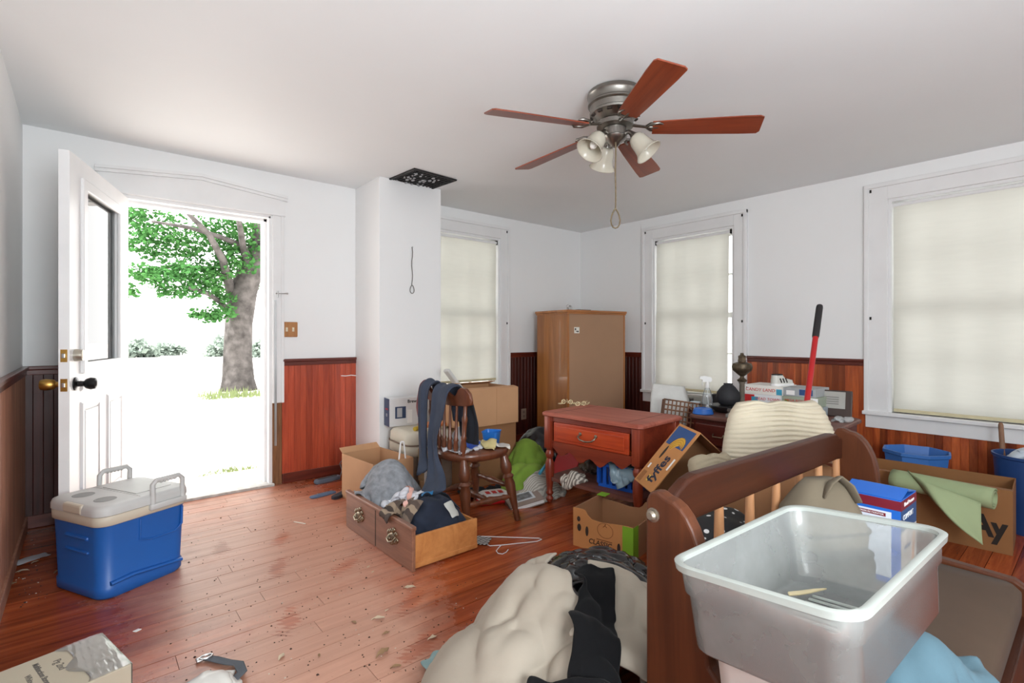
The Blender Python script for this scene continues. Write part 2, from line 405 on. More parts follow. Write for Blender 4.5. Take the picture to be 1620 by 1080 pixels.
wall_left = tag(MB().box(XL - T, XL, YR - T, YB, -.1, H).build('wall_left', m_wall), kind='structure')
wall_rear = tag(MB().box(XL, XR, YR - T, YR, -.1, H).build('wall_rear', m_wall), kind='structure')
CH = (1.742, 2.30, 3.648)
wall_chimney = tag(MB().box(CH[0], CH[1], CH[2], YB, 0, H, .004).build('wall_chimney', m_wall), kind='structure')

# beadboard wainscot: every board a piece of its wall
m_bead = WOOD('beadboard_red', S(140, 50, 30), S(190, 84, 54), 2, .32, 9, rv=.17, coat=.25)
m_bead2 = WOOD('beadboard_mixed', S(116, 42, 22), S(178, 92, 46), 2, .32, 7, rv=.42, coat=.25)
m_beadd = WOOD('beadboard_dark', S(52, 20, 16), S(84, 34, 26), 2, .4, 7, rv=.2, coat=.15)
m_beadl = WOOD('beadboard_worn', S(150, 96, 74), S(196, 146, 120), 2, .45, 7, rv=.15)
BW = .045
def board_mesh(mat):
    me = bpy.data.meshes.new('board'); b = MB().prism([(0, 0), (BW, 0), (BW, .0105), (BW - .0025, .013), (.0025, .013), (0, .0105)], 0, 1, 'xy'); me.from_pydata(b.v, [], b.f); me.materials.append(mat); me.update(); return me
bmesh_red, bmesh_mix, bmesh_dark, bmesh_worn = [board_mesh(m) for m in (m_bead, m_bead2, m_beadd, m_beadl)]
m_cap = WOOD('wainscot_cap_wood', S(70, 24, 16), S(112, 44, 28), 0, .35, 7, coat=.2)
def wainscot(wall, p0, p1, ztop, me, cap=True, base=True, z0=0.):
    p0, p1 = Vector(p0), Vector(p1); d = p1 - p0; L = d.length; a = math.atan2(d.y, d.x); n = int(L / BW + .5)
    for i in range(n):
        q = p0 + d * ((i + .5) / n)
        o = link('board', me, wall, (q.x - math.cos(a) * BW / 2, q.y - math.sin(a) * BW / 2, z0), (0, 0, a), (1, 1, ztop - z0))
    e = .03
    if cap: MB().box(0, L, 0, e, ztop, ztop + .022, .004).box(0, L, 0, .02, ztop - .03, ztop, .003).build('wainscot_cap', m_cap, wall, loc=p0, rot=(0, 0, a))
    if base: MB().box(0, L, 0, .024, 0, .075, .004).build('baseboard_strip', m_cap if me is not bmesh_worn else m_beadl, wall, loc=p0, rot=(0, 0, a))
ZW = .93
# boards face +local y, so run them with the room on the left hand
wainscot(wall_back, (.085, YB, 0), (XL, YB, 0), ZW, bmesh_dark)
wainscot(wall_back, (CH[0], YB, 0), (1.155, YB, 0), ZW, bmesh_red)
wainscot(wall_back, (XR, YB, 0), (W1[1] + .115, YB, 0), ZW, bmesh_dark)
wainscot(wall_left, (XL, YB, 0), (XL, 2.3, 0), ZW, bmesh_worn)
wainscot(wall_right, (XR, W2[1] + .11, 0), (XR, YB, 0), ZW, bmesh_dark)
wainscot(wall_right, (XR, W3[1] + .14, 0), (XR, W2[0] - .115, 0), ZW, bmesh_mix)
wainscot(wall_right, (XR, W2[0] - .115, 0), (XR, W2[1] + .11, 0), .44, bmesh_dark, cap=False)
wainscot(wall_right, (XR, -.25, 0), (XR, W3[1] + .14, 0), .44, bmesh_mix, cap=False)

# windows: casing, sill, sashes with panes; each shade is a thing of its own
m_pane = GLASS('window_glass'); m_sash = M('white_sash_paint', (.78, .78, .77, 1), .4, var=.05)
def shade_mat(name, col, tr):
    t = NT(name); t.n.remove(t.p); c = t.coord('Object', (2, 2, 14)); n = t.noise(3., c, 4)
    cc = t.mix(n, dk(col, .94), dk(col, 1.03))
    d = t.new('ShaderNodeBsdfDiffuse'); t.link(cc, d.inputs[0]); l = t.new('ShaderNodeBsdfTranslucent'); t.link(cc, l.inputs[0])
    m = t.new('ShaderNodeMixShader'); m.inputs[0].default_value = tr; t.link(d.outputs[0], m.inputs[1]); t.link(l.outputs[0], m.inputs[2]); t.link(m.outputs[0], t.out.inputs[0]); return t.m
m_shade = shade_mat('ivory_shade_cloth', S(220, 219, 210), .27)
m_hem = M('shade_hem_tape', S(205, 195, 160), .8)
def window(n, wall_p, ang, w, cas=.11, top=.115, cols=3):
    # local frame: x along the wall (0..w), y towards the room, opening z WZ0..WZ1; wall plane at y=0
    r = empty('window_%d' % n, wall_p, ang, kind='structure')
    z0, z1 = WZ0, WZ1
    c = MB().box(-cas, 0, 0, .022, z0 - .02, z1 + top, .003).box(w, w + cas, 0, .022, z0 - .02, z1 + top, .003).box(0, w, 0, .022, z1, z1 + top, .003)
    c.box(-cas - .012, -cas + .018, 0, .034, z0 - .02, z1 + top + .01, .004).box(w + cas - .018, w + cas + .012, 0, .034, z0 - .02, z1 + top + .01, .004).box(-cas - .012, w + cas + .012, 0, .036, z1 + top - .02, z1 + top + .012, .004)
    c.build('casing', m_trim, r)
    MB().box(-cas - .02, w + cas + .02, -.05, .05, z0 - .028, z0, .005).build('sill', m_trim, r)
    MB().box(-cas - .005, w + cas + .005, 0, .02, z0 - .125, z0 - .028, .003).build('apron', m_trim, r)
    MB().box(0, .022, -.17, .004, z0, z1).box(w - .022, w, -.17, .004, z0, z1).box(.022, w - .022, -.17, .004, z1 - .022, z1).box(.022, w - .022, -.2, -.05, z0 - .02, z0 + .006).build('jamb_liner', m_trim, r)
    zm = (z0 + z1) / 2 - .03
    for za, zb, yy in ((z0 + .006, zm + .02, -.115), (zm - .02, z1 - .022, -.15)):
        s = MB(); xa, xb = .022, w - .022; fw = .045
        s.box(xa, xa + fw, yy, yy + .034, za, zb).box(xb - fw, xb, yy, yy + .034, za, zb).box(xa + fw, xb - fw, yy, yy + .034, za, za + .05).box(xa + fw, xb - fw, yy, yy + .034, zb - .04, zb)
        for i in range(1, cols):
            xx = xa + fw + (xb - xa - 2 * fw) * i / cols; s.box(xx - .009, xx + .009, yy + .004, yy + .03, za + .05, zb - .04)
        zz = (za + zb) / 2 + .005; s.box(xa + fw, xb - fw, yy + .005, yy + .029, zz - .009, zz + .009)
        so = s.build('sash', m_sash, r)
        for i in range(cols):
            for za2, zb2 in ((za + .05, zz), (zz, zb - .04)):
                p0 = xa + fw + (xb - xa - 2 * fw) * i / cols; p1 = xa + fw + (xb - xa - 2 * fw) * (i + 1) / cols
                MB().box(p0, p1, yy + .015, yy + .019, za2, zb2).build('pane', m_pane, so)
    for xx in (-cas + .03, w + cas - .03):
        for zz in (z1 + top - .05, 1.25): MB().box(xx - .006, xx + .006, .022, .027, zz, zz + .022).build('bracket', m_blackmetal, r)
    return r
def shade(wall_p, ang, w, zb, label, x0=.03, x1=.03, skew=0.):
    r = empty('roller_shade', wall_p, ang, label, 'window shade', 'roller shades'); zt = WZ1 - .055
    nx, nz = 14, 24; P = np.zeros((nz, nx, 3)); rs = np.random.RandomState(int(w * 1000 + zb * 100))
    for j in range(nz):
        for i in range(nx):
            z = zt + (zb - zt) * j / (nz - 1); x = x0 + (w - x0 - x1) * i / (nx - 1) + skew * (zt - z)
            P[j, i] = (x, -.012 + .004 * math.sin(i * 1.1 + 1) * j / nz + .003 * math.sin(j * .5), z)
    MB().grid(P).build('shade_cloth', m_shade, r, smooth=True, angle=180, flip=False)
    MB().turned((x0 - .008, -.022, zt + .008), (w - x1 + .008, -.022, zt + .008), [(0, .016), (1, .016)], 14).build('roller', m_trim, r)
    for xx in (x0 - .016, w - x1 + .009): MB().box(xx, xx + .008, -.05, -.005, zt - .012, zt + .03).build('roller_bracket', m_blackmetal, r)
    MB().box(x0 + skew * (zt - zb), w - x1 + skew * (zt - zb), -.017, -.007, zb - .004, zb + .02, .003).build('hem_bar', m_hem, r)
    return r
w1p, w1a = (W1[1], YB, 0), math.pi           # room is -Y: local x runs towards -X
window(1, w1p, w1a, W1[1] - W1[0]); shade(w1p, w1a, .87, .675, 'ivory roller shade raised a little above the sill beside the chimney', x0=.04)
w2p, w2a = (XR, W2[0], 0), math.pi / 2       # room is -X: local x runs towards +Y
window(2, w2p, w2a, .87); shade(w2p, w2a, .87, .588, 'ivory roller shade hanging askew behind the tall oil lamp', x0=.055, x1=.04, skew=.012)
w3p = (XR, W3[0], 0)
window(3, w3p, w2a, .87, .135); shade(w3p, w2a, .87, .575, 'ivory roller shade fully drawn over the window with the broom handle below', x0=.03, x1=.03)

# door 1: frame, pedimented head casing, the open leaf
dr = empty('door_1', (DX0, YB, 0), kind='structure'); wdo = DX1 - DX0
f = MB().box(-.02, .012, -.005, T, 0, DZ).box(wdo - .012, wdo + .02, -.005, T, 0, DZ).box(0, wdo, -.005, T, DZ - .012, DZ + .02)
f.box(.012, .03, .06, T - .04, 0, DZ - .012).box(wdo - .03, wdo - .012, .06, T - .04, 0, DZ - .012).box(.012, wdo - .012, .06, T - .04, DZ - .03, DZ - .012)
f.build('door_frame', m_trim, dr)
c = MB().box(-.085, -.012, -.022, 0, 0, DZ + .01, .004).box(wdo + .012, wdo + .085, -.022, 0, .62, DZ + .01, .004).box(wdo + .07, wdo + .092, -.03, 0, .62, DZ + .01, .004)
c.build('casing', m_trim, dr)
MB().box(wdo + .012, wdo + .078, -.012, 0, 0, .62).build('bare_casing', WOOD('splintered_wood', S(70, 40, 24), S(150, 104, 66), 2, .8, 10), dr)
MB().prism([(-.10, DZ + .01), (wdo + .10, DZ + .01), (wdo + .10, DZ + .16), (wdo * .5, DZ + .215), (-.10, DZ + .16)], -.024, 0, 'xz').build('head_casing', m_trim, dr)
hc = MB()
for zz, dd in ((DZ + .145, .05), (DZ + .125, .038)):
    hc.prism([(-.115, zz), (wdo * .5, zz + .055), (wdo + .115, zz), (wdo + .115, zz + .02), (wdo * .5, zz + .075), (-.115, zz + .02)], -dd, -.02, 'xz')
hc.box(-.1, wdo + .1, -.032, -.02, DZ + .012, DZ + .028); hc.build('pediment_moulding', m_trim, dr)
MB().box(-.02, wdo + .02, -.04, T + .08, -.02, .018, .004).build('threshold', M('worn_threshold', S(190, 186, 180), .5, var=.3, vs=20), dr)
hl = MB(); hl.turned((wdo + .045, -.03, 1.42), (wdo + .045, -.03, 1.47), [(0, .006), (1, .006)], 8).tube([(wdo + .03, -.03, 1.45), (wdo + .11, -.045, 1.452)], .004).ball((wdo + .11, -.045, 1.452), .008, 8)
hl.build('hook_latch', m_steel, dr)
MB().box(wdo + .022, wdo + .036, -.034, -.02, .3, 1.4).build('chain_track', m_steel, dr)
# the leaf: local x from hinge to lock edge, +y is its outside face (towards the room's door opening)
a_leaf = math.atan2(3.18 - YB, -.118 - .165)
lw, lt = .92, .042
leaf = MB(); gx0, gx1, gz0, gz1 = .20, .74, .985, 1.88
leaf.box(0, lw, 0, lt, .012, gz0).box(0, lw, 0, lt, gz1, DZ - .015).box(0, gx0, 0, lt, gz0, gz1).box(gx1, lw, 0, lt, gz0, gz1)
lo = leaf.build('door_leaf', M('door_white_paint', (.82, .82, .82, 1), .35, var=.06, vs=3), dr, loc=(.012, -.004, 0), rot=(0, 0, a_leaf))
m_dl = m_trim
for ya, yb in ((-.014, .004), (lt - .004, lt + .014)):
    g = MB()
    for x0, x1, z0, z1 in ((gx0 - .045, gx0 + .012, gz0 - .045, gz1 + .045), (gx1 - .012, gx1 + .045, gz0 - .045, gz1 + .045), (gx0, gx1, gz0 - .045, gz0 + .012), (gx0, gx1, gz1 - .012, gz1 + .045)):
        g.box(x0, x1, ya, yb, z0, z1, .006)
    g.build('glass_frame', m_dl, lo)
MB().box(gx0, gx1, .016, .024, gz0, gz1).build('pane', GLASS('door_glass', (.86, .90, .90, 1), 1.5, 1.3), lo)
for x0, x1, zz0, zz1 in ((.13, .41, .22, .80), (.51, .79, .22, .80), (.13, .79, .85, .91)):
    for s in (-1, 1):
        p = MB(); yb = 0 if s < 0 else lt
        lvl = [(.0, 0), (.012, .008), (.030, .008), (.045, .002)]
        for k in range(3):
            d0, h0 = lvl[k]; d1, h1 = lvl[k + 1]
            r0 = [(x0 + d0, yb + s * h0, zz0 + d0), (x1 - d0, yb + s * h0, zz0 + d0), (x1 - d0, yb + s * h0, zz1 - d0), (x0 + d0, yb + s * h0, zz1 - d0)]
            r1 = [(x0 + d1, yb + s * h1, zz0 + d1), (x1 - d1, yb + s * h1, zz0 + d1), (x1 - d1, yb + s * h1, zz1 - d1), (x0 + d1, yb + s * h1, zz1 - d1)]
            if zz1 - zz0 < .1 and k == 2: continue
            p.loft([r0, r1], False, False)
        if zz1 - zz0 > .1: p.box(x0 + .05, x1 - .05, yb - (.006 if s < 0 else 0), yb + (.006 if s > 0 else 0), zz0 + .05, zz1 - .05, .002)
        p.build('raised_panel', m_dl, lo)
kx = lw - .065
m_knobk = M('black_door_knob', S(42, 42, 44), .3, .7)
k1 = MB().at((kx, lt, .895), (R(-90), 0, 0)).lathe([(.033, 0), (.033, .006), (.014, .012), (.013, .035), (.024, .045), (.030, .062), (.026, .082), (.012, .088)], 16).build('door_knob', m_knobk, lo, True)
MB().at((kx, 0, .895), (R(90), 0, 0)).lathe([(.033, 0), (.033, .006), (.014, .012), (.013, .03), (.024, .04), (.028, .07), (.024, .088), (.012, .092)], 16).build('brass_knob', m_brass, lo, True)
MB().at((kx, lt, 1.035), (R(-90), 0, 0)).lathe([(.03, 0), (.03, .012), (.026, .032), (.02, .034)], 16).build('deadbolt', M('nickel_lock', S(190, 184, 170), .3, .9), lo, True)
for zz in (.895, 1.035):
    e = MB().box(lw, lw + .002, .008, lt - .008, zz - .03, zz + .03).build('latch_plate', m_brass, lo); MB().box(lw + .0015, lw + .012, .014, lt - .014, zz - .011, zz + .011, .003).build('latch_bolt', m_steel, e)
for zz in (.2, 1.0, 1.8): MB().turned((0, lt * .5, zz), (0, lt * .5, zz + .09), [(0, .008), (1, .008)], 8).build('hinge', m_steel, lo)

# switch plate on the back wall, ceiling grille, rope on the chimney, corner things
p = at(458, 521, Y=YB)
sp = empty('switch_plate', (p.x, YB, p.z), 0, 'brown wooden double switch plate on white wall beside doorway', 'light switch')
MB().box(-.058, .058, -.012, -.0005, -.058, .058, .006).build('plate', WOOD('oak_plate', S(140, 88, 44), S(186, 130, 72), 2, .4, 12), sp)
for xx in (-.024, .024):
    MB().box(xx - .008, xx + .008, -.014, -.011, -.016, .016).build('switch_slot', M('ivory_slot', S(210, 200, 175), .5, var=0), sp); MB().box(xx - .004, xx + .004, -.026, -.011, 0, .012, .002).build('toggle', M('ivory_toggle', S(225, 215, 190), .4, var=0), sp)
c4 = [at(*q, z=H) for q in ((611, 286), (651, 264), (719, 283), (678, 302))]
cx = sum(q.x for q in c4) / 4; cy = sum(q.y for q in c4) / 4
ga = math.atan2(c4[2].y - c4[1].y + c4[3].y - c4[0].y, c4[2].x - c4[1].x + c4[3].x - c4[0].x); gl, gw = (c4[2] - c4[1]).length, (c4[1] - c4[0]).length
gr = empty('ceiling_grille', (cx, cy, H), ga, 'sooty black floor register set in ceiling above chimney breast', 'vent')
m_soot = M('sooty_iron', S(52, 50, 50), .6, .5, var=.4, vs=30)
g = MB(); hx, hy = gl / 2, gw / 2
g.box(-hx, hx, -hy, -hy + .02, -.012, 0, .003).box(-hx, hx, hy - .02, hy, -.012, 0, .003).box(-hx, -hx + .02, -hy + .02, hy - .02, -.012, 0, .003).box(hx - .02, hx, -hy + .02, hy - .02, -.012, 0, .003); g.build('grille_frame', m_soot, gr)
MB().box(-hx + .01, hx - .01, -hy + .01, hy - .01, -.002, -.0005).build('backing', M('grille_dark', (.012, .012, .012, 1), .9, var=0), gr)
g = MB(); nx, ny = 12, 9
for i in range(1, nx): xx = -hx + 2 * hx * i / nx; g.box(xx - .0035, xx + .0035, -hy + .015, hy - .015, -.009, -.003)
for i in range(1, ny): yy = -hy + 2 * hy * i / ny; g.box(-hx + .015, hx - .015, yy - .0035, yy + .0035, -.0095, -.0032)
tag(g.build('lattice', m_soot, gr), kind='stuff')
g = MB()
for i in range(40):
    q = (rnd.uniform(-hx * .8, hx * .6), rnd.uniform(-hy * .7, hy * .7)); s = rnd.uniform(.004, .014); g.ball((q[0], q[1], -.012), s, 6, (1, 1.4, .5))
tag(g.build('lint', M('grey_lint', S(170, 170, 172), .9), gr), kind='stuff')
def rope_loop(name, top, zb, hw, r, label, mat, cat='rope', face=(1, 0)):
    ux, uy = face; zl = zb + hw * 3.1
    pts = [(top[0] + ux * .004 * math.sin(k * 1.3), top[1] + uy * .004 * math.sin(k * 1.3), top[2] + (zl - top[2]) * k / 8) for k in range(9)]
    for k in range(1, 17):
        a = 2 * math.pi * k / 16; s = math.sin(a) * hw * (1.0 if a < 99 else 1) * math.sin(a / 2) ** .6; z = zl - (zl - zb) * (1 - math.cos(a)) / 2
        pts.append((top[0] + ux * s, top[1] + uy * s, z))
    o = MB().tube(pts, r, 7).build(name, mat, None, True, angle=180); return tag(o, label, cat)
m_rope = FABRIC('twisted_cord', S(120, 105, 84), .35, 900, vs=120)
t0 = at(652, 391, Y=CH[2] - .008); b0 = at(653, 464, Y=CH[2] - .008)
rp_ = rope_loop('wire_loop', t0, b0.z, .022, .0035, 'grey cord with loop hanging from nail on chimney breast', M('grey_cord', S(120, 116, 112), .6), 'cord')
MB().at((t0.x, CH[2], t0.z), (R(90), 0, 0)).lathe([(.003, 0), (.003, .012), (.006, .013), (.005, .015)], 8).build('nail', m_steel, rp_)
q = at(556, 600, Y=4.06)
hk = MB().tube([(CH[0] - .02, 4.02, .80), (CH[0] - .06, 4.04, .805), (CH[0] - .1, 4.065, .80), (CH[0] - .13, 4.08, .802)], .004, 6).build('wire_hook', M('white_wire', (.8, .8, .8, 1), .5, var=0)); tag(hk, 'thin white wire hook across the corner of red wainscot', 'hook')
p = at(826, 655, Y=YB - .014)
ol = empty('wall_outlet', (p.x + .02, YB - .014, p.z), 0, 'pale outlet plate on dark wainscot right of the stacked moving boxes', 'outlet')
MB().box(-.036, .036, -.006, 0, -.058, .058, .003).build('plate', M('aged_plastic', S(150, 128, 112), .5), ol)
for zz in (-.022, .022): MB().box(-.014, .014, -.008, -.005, zz - .013, zz + .013, .002).build('socket', M('aged_socket', S(120, 100, 88), .5), ol)

# ---------------------------------------------------------------- outside the door
def ground_mat():
    t = NT('pale_gravel_drive'); w = t.coord('World'); n = t.noise(1.2, w, 6); n2 = t.noise(30, w, 5, .7)
    c = t.mix(t.ramp(n, [(.35, 0.), (.7, 1.)]), S(206, 200, 192), S(228, 224, 220)); c = t.mix(t.ramp(n2, [(.55, 0.), (.75, .45)]), c, S(150, 140, 130))
    t.set(Base_Color=c, Roughness=.95); t.bump(n2, .3, .02); return t.m
GZ = -.15
o = MB().box(-60, 60, YB + .28, 90, GZ - .5, GZ).build('ground', ground_mat()); tag(o, kind='structure')
o = MB().box(-2, 3.2, YB + T + .08, YB + .75, GZ, -.03, .02).build('stoop', M('stoop_stone', S(196, 176, 160), .9, var=.2, vs=9, bump=.4, bs=40)); tag(o, kind='structure', label=None)
def leaf_cloud(specs, rs, size, flat=.6):
    V = []; F = []
    for (c, rad, n) in specs:
        for k in range(n):
            d = rs.randn(3); d /= np.linalg.norm(d) + 1e-9; p = np.array(c) + d * rad * rs.rand() ** .45 * np.array([1, 1, flat])
            a = rs.randn(3); a[2] *= .5; a /= np.linalg.norm(a); b = np.cross(a, rs.randn(3)); b /= np.linalg.norm(b) + 1e-9; s = size * rs.uniform(.6, 1.3); i = len(V)
            V += [p - a * s, p - a * s * .2 + b * s * .7, p + a * s, p - a * s * .2 - b * s * .7]; F.append((i, i + 1, i + 2, i + 3))
    m = MB(); m.v = [tuple(v) for v in V]; m.f = F; m.m = [0] * len(F); return m
def leafmat(name, c1, c2):
    t = NT(name); t.n.remove(t.p); c = t.mix(t.noise(1.7, t.coord('World'), 5, .7), c1, c2)
    d = t.new('ShaderNodeBsdfDiffuse'); t.link(c, d.inputs[0]); l = t.new('ShaderNodeBsdfTranslucent'); t.link(c, l.inputs[0]); m = t.new('ShaderNodeMixShader'); m.inputs[0].default_value = .3
    t.link(d.outputs[0], m.inputs[1]); t.link(l.outputs[0], m.inputs[2]); t.link(m.outputs[0], t.out.inputs[0]); return t.m
m_bark = M('grey_bark', S(88, 84, 82), .95, var=.55, vs=5, bump=.9, bs=14, spec=.1)
tb = at(378, 620, z=GZ)
tree = empty('maple_tree', (tb.x, tb.y, GZ), 0, 'large maple with grey trunk and green leaves beyond the doorway', 'tree')
DT = 11.9
def tp(px, py, d): q = at(px, py, d=d); return Vector((q.x - tb.x, q.y - tb.y, q.z - GZ))
tr = MB(); tr.tube([tp(378, 626, DT), tp(377, 600, DT), tp(376, 560, DT), tp(378, 510, DT), tp(384, 460, DT), tp(396, 430, DT), tp(408, 390, DT), tp(420, 330, DT), tp(430, 270, DT)], [.43, .34, .30, .29, .31, .26, .2, .15, .1], 14)
tr.build('trunk', m_bark, tree, True, angle=180)
for pts, rr in (([(368, 475), (360, 440), (352, 410), (330, 370), (290, 330)], .12), ([(366, 500), (352, 480), (330, 465), (300, 455)], .07), ([(400, 420), (385, 390), (350, 375), (300, 360), (240, 350)], .08), ([(358, 440), (330, 425), (280, 420), (225, 430)], .06), ([(405, 400), (440, 360), (470, 330)], .1), ([(395, 440), (386, 400), (380, 360), (372, 320)], .09)):
    MB().tube([tp(a, b, DT - .5 * k) for k, (a, b) in enumerate(pts)], [rr * (1 - .17 * k) for k in range(len(pts))], 8).build('branch', m_bark, tree, True, angle=180)
rs = np.random.RandomState(4); spec = []
def cl(px, py, d, rad, n): spec.append((tuple(tp(px, py, d)), rad, n))
for px, py, d, rad, n in [(205, 345, 10.5, .35, 120), (230, 365, 10.3, .4, 150), (262, 375, 10.4, .45, 190), (215, 385, 10, .3, 90), (245, 400, 10.4, .35, 120), (300, 385, 10.8, .5, 200), (335, 372, 11.2, .5, 200), (372, 352, 11.4, .5, 170), (395, 372, 12, .5, 170), (320, 345, 10.8, .4, 60), (270, 345, 10.4, .3, 50),
        (225, 430, 9.8, .3, 120), (250, 440, 10, .38, 170), (285, 430, 10.4, .42, 220), (315, 440, 10.8, .45, 240), (345, 425, 11.2, .45, 240), (375, 415, 11.4, .5, 240), (398, 440, 12.4, .5, 160), (300, 460, 10.6, .3, 120), (265, 462, 10.2, .25, 80), (210, 465, 10, .15, 20), (335, 455, 11, .3, 120), (200, 455, 10, .2, 30),
        (330, 500, 11, .25, 90), (350, 495, 11.2, .35, 160), (310, 497, 11, .2, 50), (352, 470, 11.3, .3, 100), (355, 390, 11.4, .5, 200), (300, 405, 10.8, .3, 80), (385, 395, 11.6, .4, 120), (400, 340, 12.5, .5, 70), (230, 335, 10.3, .3, 60), (150, 380, 10, .6, 260), (120, 430, 10, .6, 260), (90, 370, 10, .7, 260), (60, 420, 10, .7, 250), (440, 380, 12, .8, 300), (480, 340, 12, 1., 300), (400, 280, 12, 1.2, 400), (260, 270, 11, 1.2, 400), (330, 300, 11.5, .9, 300), (180, 300, 10.5, .9, 300)]: cl(px, py, d, rad, int(n * 1.7))
o = leaf_cloud(spec, rs, .048).build('leaves', leafmat('maple_leaves', S(50, 94, 54), S(88, 136, 74)), tree, flip=False); tag(o, kind='stuff')
m_hedge = leafmat('grey_green_hedge', S(112, 128, 118), S(150, 160, 150))
for (px, wpx, d, hh) in [(215, 50, 30, 1.3), (262, 40, 33, 1.0), (330, 46, 31, 1.2), (372, 40, 38, 1.6), (405, 50, 30, 1.3), (140, 60, 26, 2.0), (70, 60, 36, 2.8), (470, 60, 26, 1.8)]:
    b = at(px, 555, d=d); w = wpx * d / 800
    e = leaf_cloud([((rs.uniform(-w, w) * .5, rs.uniform(-.5, .5), hh * rs.uniform(.1, .8)), .55, 90) for _ in range(9)], rs, .16, .8).build('bush', m_hedge, flip=False); e.location = (b.x, b.y, GZ - .3)
    tag(e, 'pale grey green bush in the hedge far beyond the maple', 'bush', 'bushes in the far hedge')
gs = []
for px, py, s in [(352, 742, .10), (366, 745, .09), (380, 741, .1), (395, 744, .08), (330, 748, .06), (350, 624, .35), (372, 627, .4), (392, 625, .3), (362, 628, .3)]:
    q = at(px, py, z=GZ + .02); gs.append((q, s))
g = MB()
for q, s in gs:
    for k in range(60):
        a = rnd.uniform(0, 6.28); r0 = s * rnd.random() ** .5; p = (q.x + r0 * math.cos(a) * 1.5, q.y + r0 * math.sin(a) * .6, GZ + (.121 if q.y < YB + .7 and q.y > YB + .2 else 0)); hgt = s * rnd.uniform(.25, .6); w = s * .04
        g.add([(p[0] - w, p[1], p[2]), (p[0] + w, p[1], p[2]), (p[0] + rnd.uniform(-.3, .3) * hgt, p[1] + rnd.uniform(-.2, .2) * hgt, p[2] + hgt)], [(0, 1, 2)])
o = g.build('grass_tufts', leafmat('tuft_green', S(96, 110, 70), S(140, 150, 110)), flip=False); tag(o, 'sparse green grass tufts by the doorstep and tree foot', 'grass', kind='stuff')
# ================================================================ CEILING FAN
m_pewter = M('brushed_pewter', S(140, 136, 130), .32, 1., var=.12, vs=4); m_blade = WOOD('cherry_blade', S(106, 40, 20), S(150, 68, 36), 0, .38, 6, coat=.15)
m_frost = None
def frosted():
    t = NT('frosted_shade_glass'); t.n.remove(t.p)
    d = t.new('ShaderNodeBsdfDiffuse'); d.inputs[0].default_value = S(226, 220, 205); l = t.new('ShaderNodeBsdfTranslucent'); l.inputs[0].default_value = S(238, 232, 216)
    g = t.new('ShaderNodeBsdfGlossy'); g.inputs['Roughness'].default_value = .2; fr = t.new('ShaderNodeFresnel'); fr.inputs[0].default_value = 1.4
    m = t.new('ShaderNodeMixShader'); m.inputs[0].default_value = .45; t.link(d.outputs[0], m.inputs[1]); t.link(l.outputs[0], m.inputs[2])
    m2 = t.new('ShaderNodeMixShader'); t.link(fr.outputs[0], m2.inputs[0]); t.link(m.outputs[0], m2.inputs[1]); t.link(g.outputs[0], m2.inputs[2]); t.link(m2.outputs[0], t.out.inputs[0]); return t.m
m_frost = frosted()
fan = empty('ceiling_fan', (2.06, 1.625, H), 0, 'pewter ceiling fan with five cherry blades and three frosted glass shades', 'ceiling fan')
MB().lathe([(.11, 0), (.136, -.004), (.140, -.022), (.134, -.03), (.132, -.055), (.136, -.06), (.136, -.068), (.126, -.074), (.122, -.10), (.128, -.105), (.126, -.115), (.10, -.135), (.085, -.150), (.05, -.16)][::-1], 32).build('motor_housing', m_pewter, fan, True, angle=35)
hz = MB()
for k in range(14):
    a = 2 * math.pi * k / 14; hz.at((0, 0, 0), (0, 0, a)).box(.108, .124, -.012, .012, -.128, -.121)
tag(hz.build('vent_slot', m_dark, fan), kind='stuff')
MB().lathe([(.088, -.15), (.092, -.155), (.092, -.176), (.07, -.182)], 28).build('flywheel', m_pewter, fan, True, angle=35)
MB().lathe([(.05, -.18), (.058, -.185), (.058, -.222), (.062, -.226), (.055, -.24), (.035, -.252), (.022, -.268), (.012, -.276)], 24).build('switch_housing', m_pewter, fan, True, angle=35)
for k in range(5):
    a = R(-52 + 72 * k)
    arm = MB().at((0, 0, 0), (0, 0, a)); arm.tube([(.07, 0, -.168), (.11, 0, -.178), (.15, 0, -.186), (.17, 0, -.186)], [(.013, .008), (.010, .007), (.012, .006), (.014, .005)], 8)
    arm.tube([(.155, 0, -.186), (.175, .035, -.188), (.215, .045, -.19), (.235, .028, -.19)], [.009, .009, .008, .004], 8).tube([(.155, 0, -.186), (.175, -.035, -.188), (.215, -.045, -.19), (.235, -.028, -.19)], [.009, .009, .008, .004], 8).tube([(.16, 0, -.187), (.20, 0, -.191), (.25, 0, -.191)], [.009, .008, .004], 8)
    arm.build('blade_arm', m_pewter, fan, True, angle=60)
    pts = []
    for x, y in ((.185, -.048), (.30, -.055), (.60, -.068), (.672, -.068), (.69, -.058), (.694, .05), (.682, .066), (.60, .066), (.30, .055), (.185, .048)): pts.append((x, y))
    b = MB().prism(pts, -.003, .003, 'xy').build('blade', m_blade, fan, loc=(0, 0, -.183), rot=(0, 0, 0))
    b.rotation_euler = (Matrix.Rotation(a, 3, 'Z') @ Matrix.Rotation(R(3.0), 3, 'Y') @ Matrix.Rotation(R(-13), 3, 'X')).to_euler()
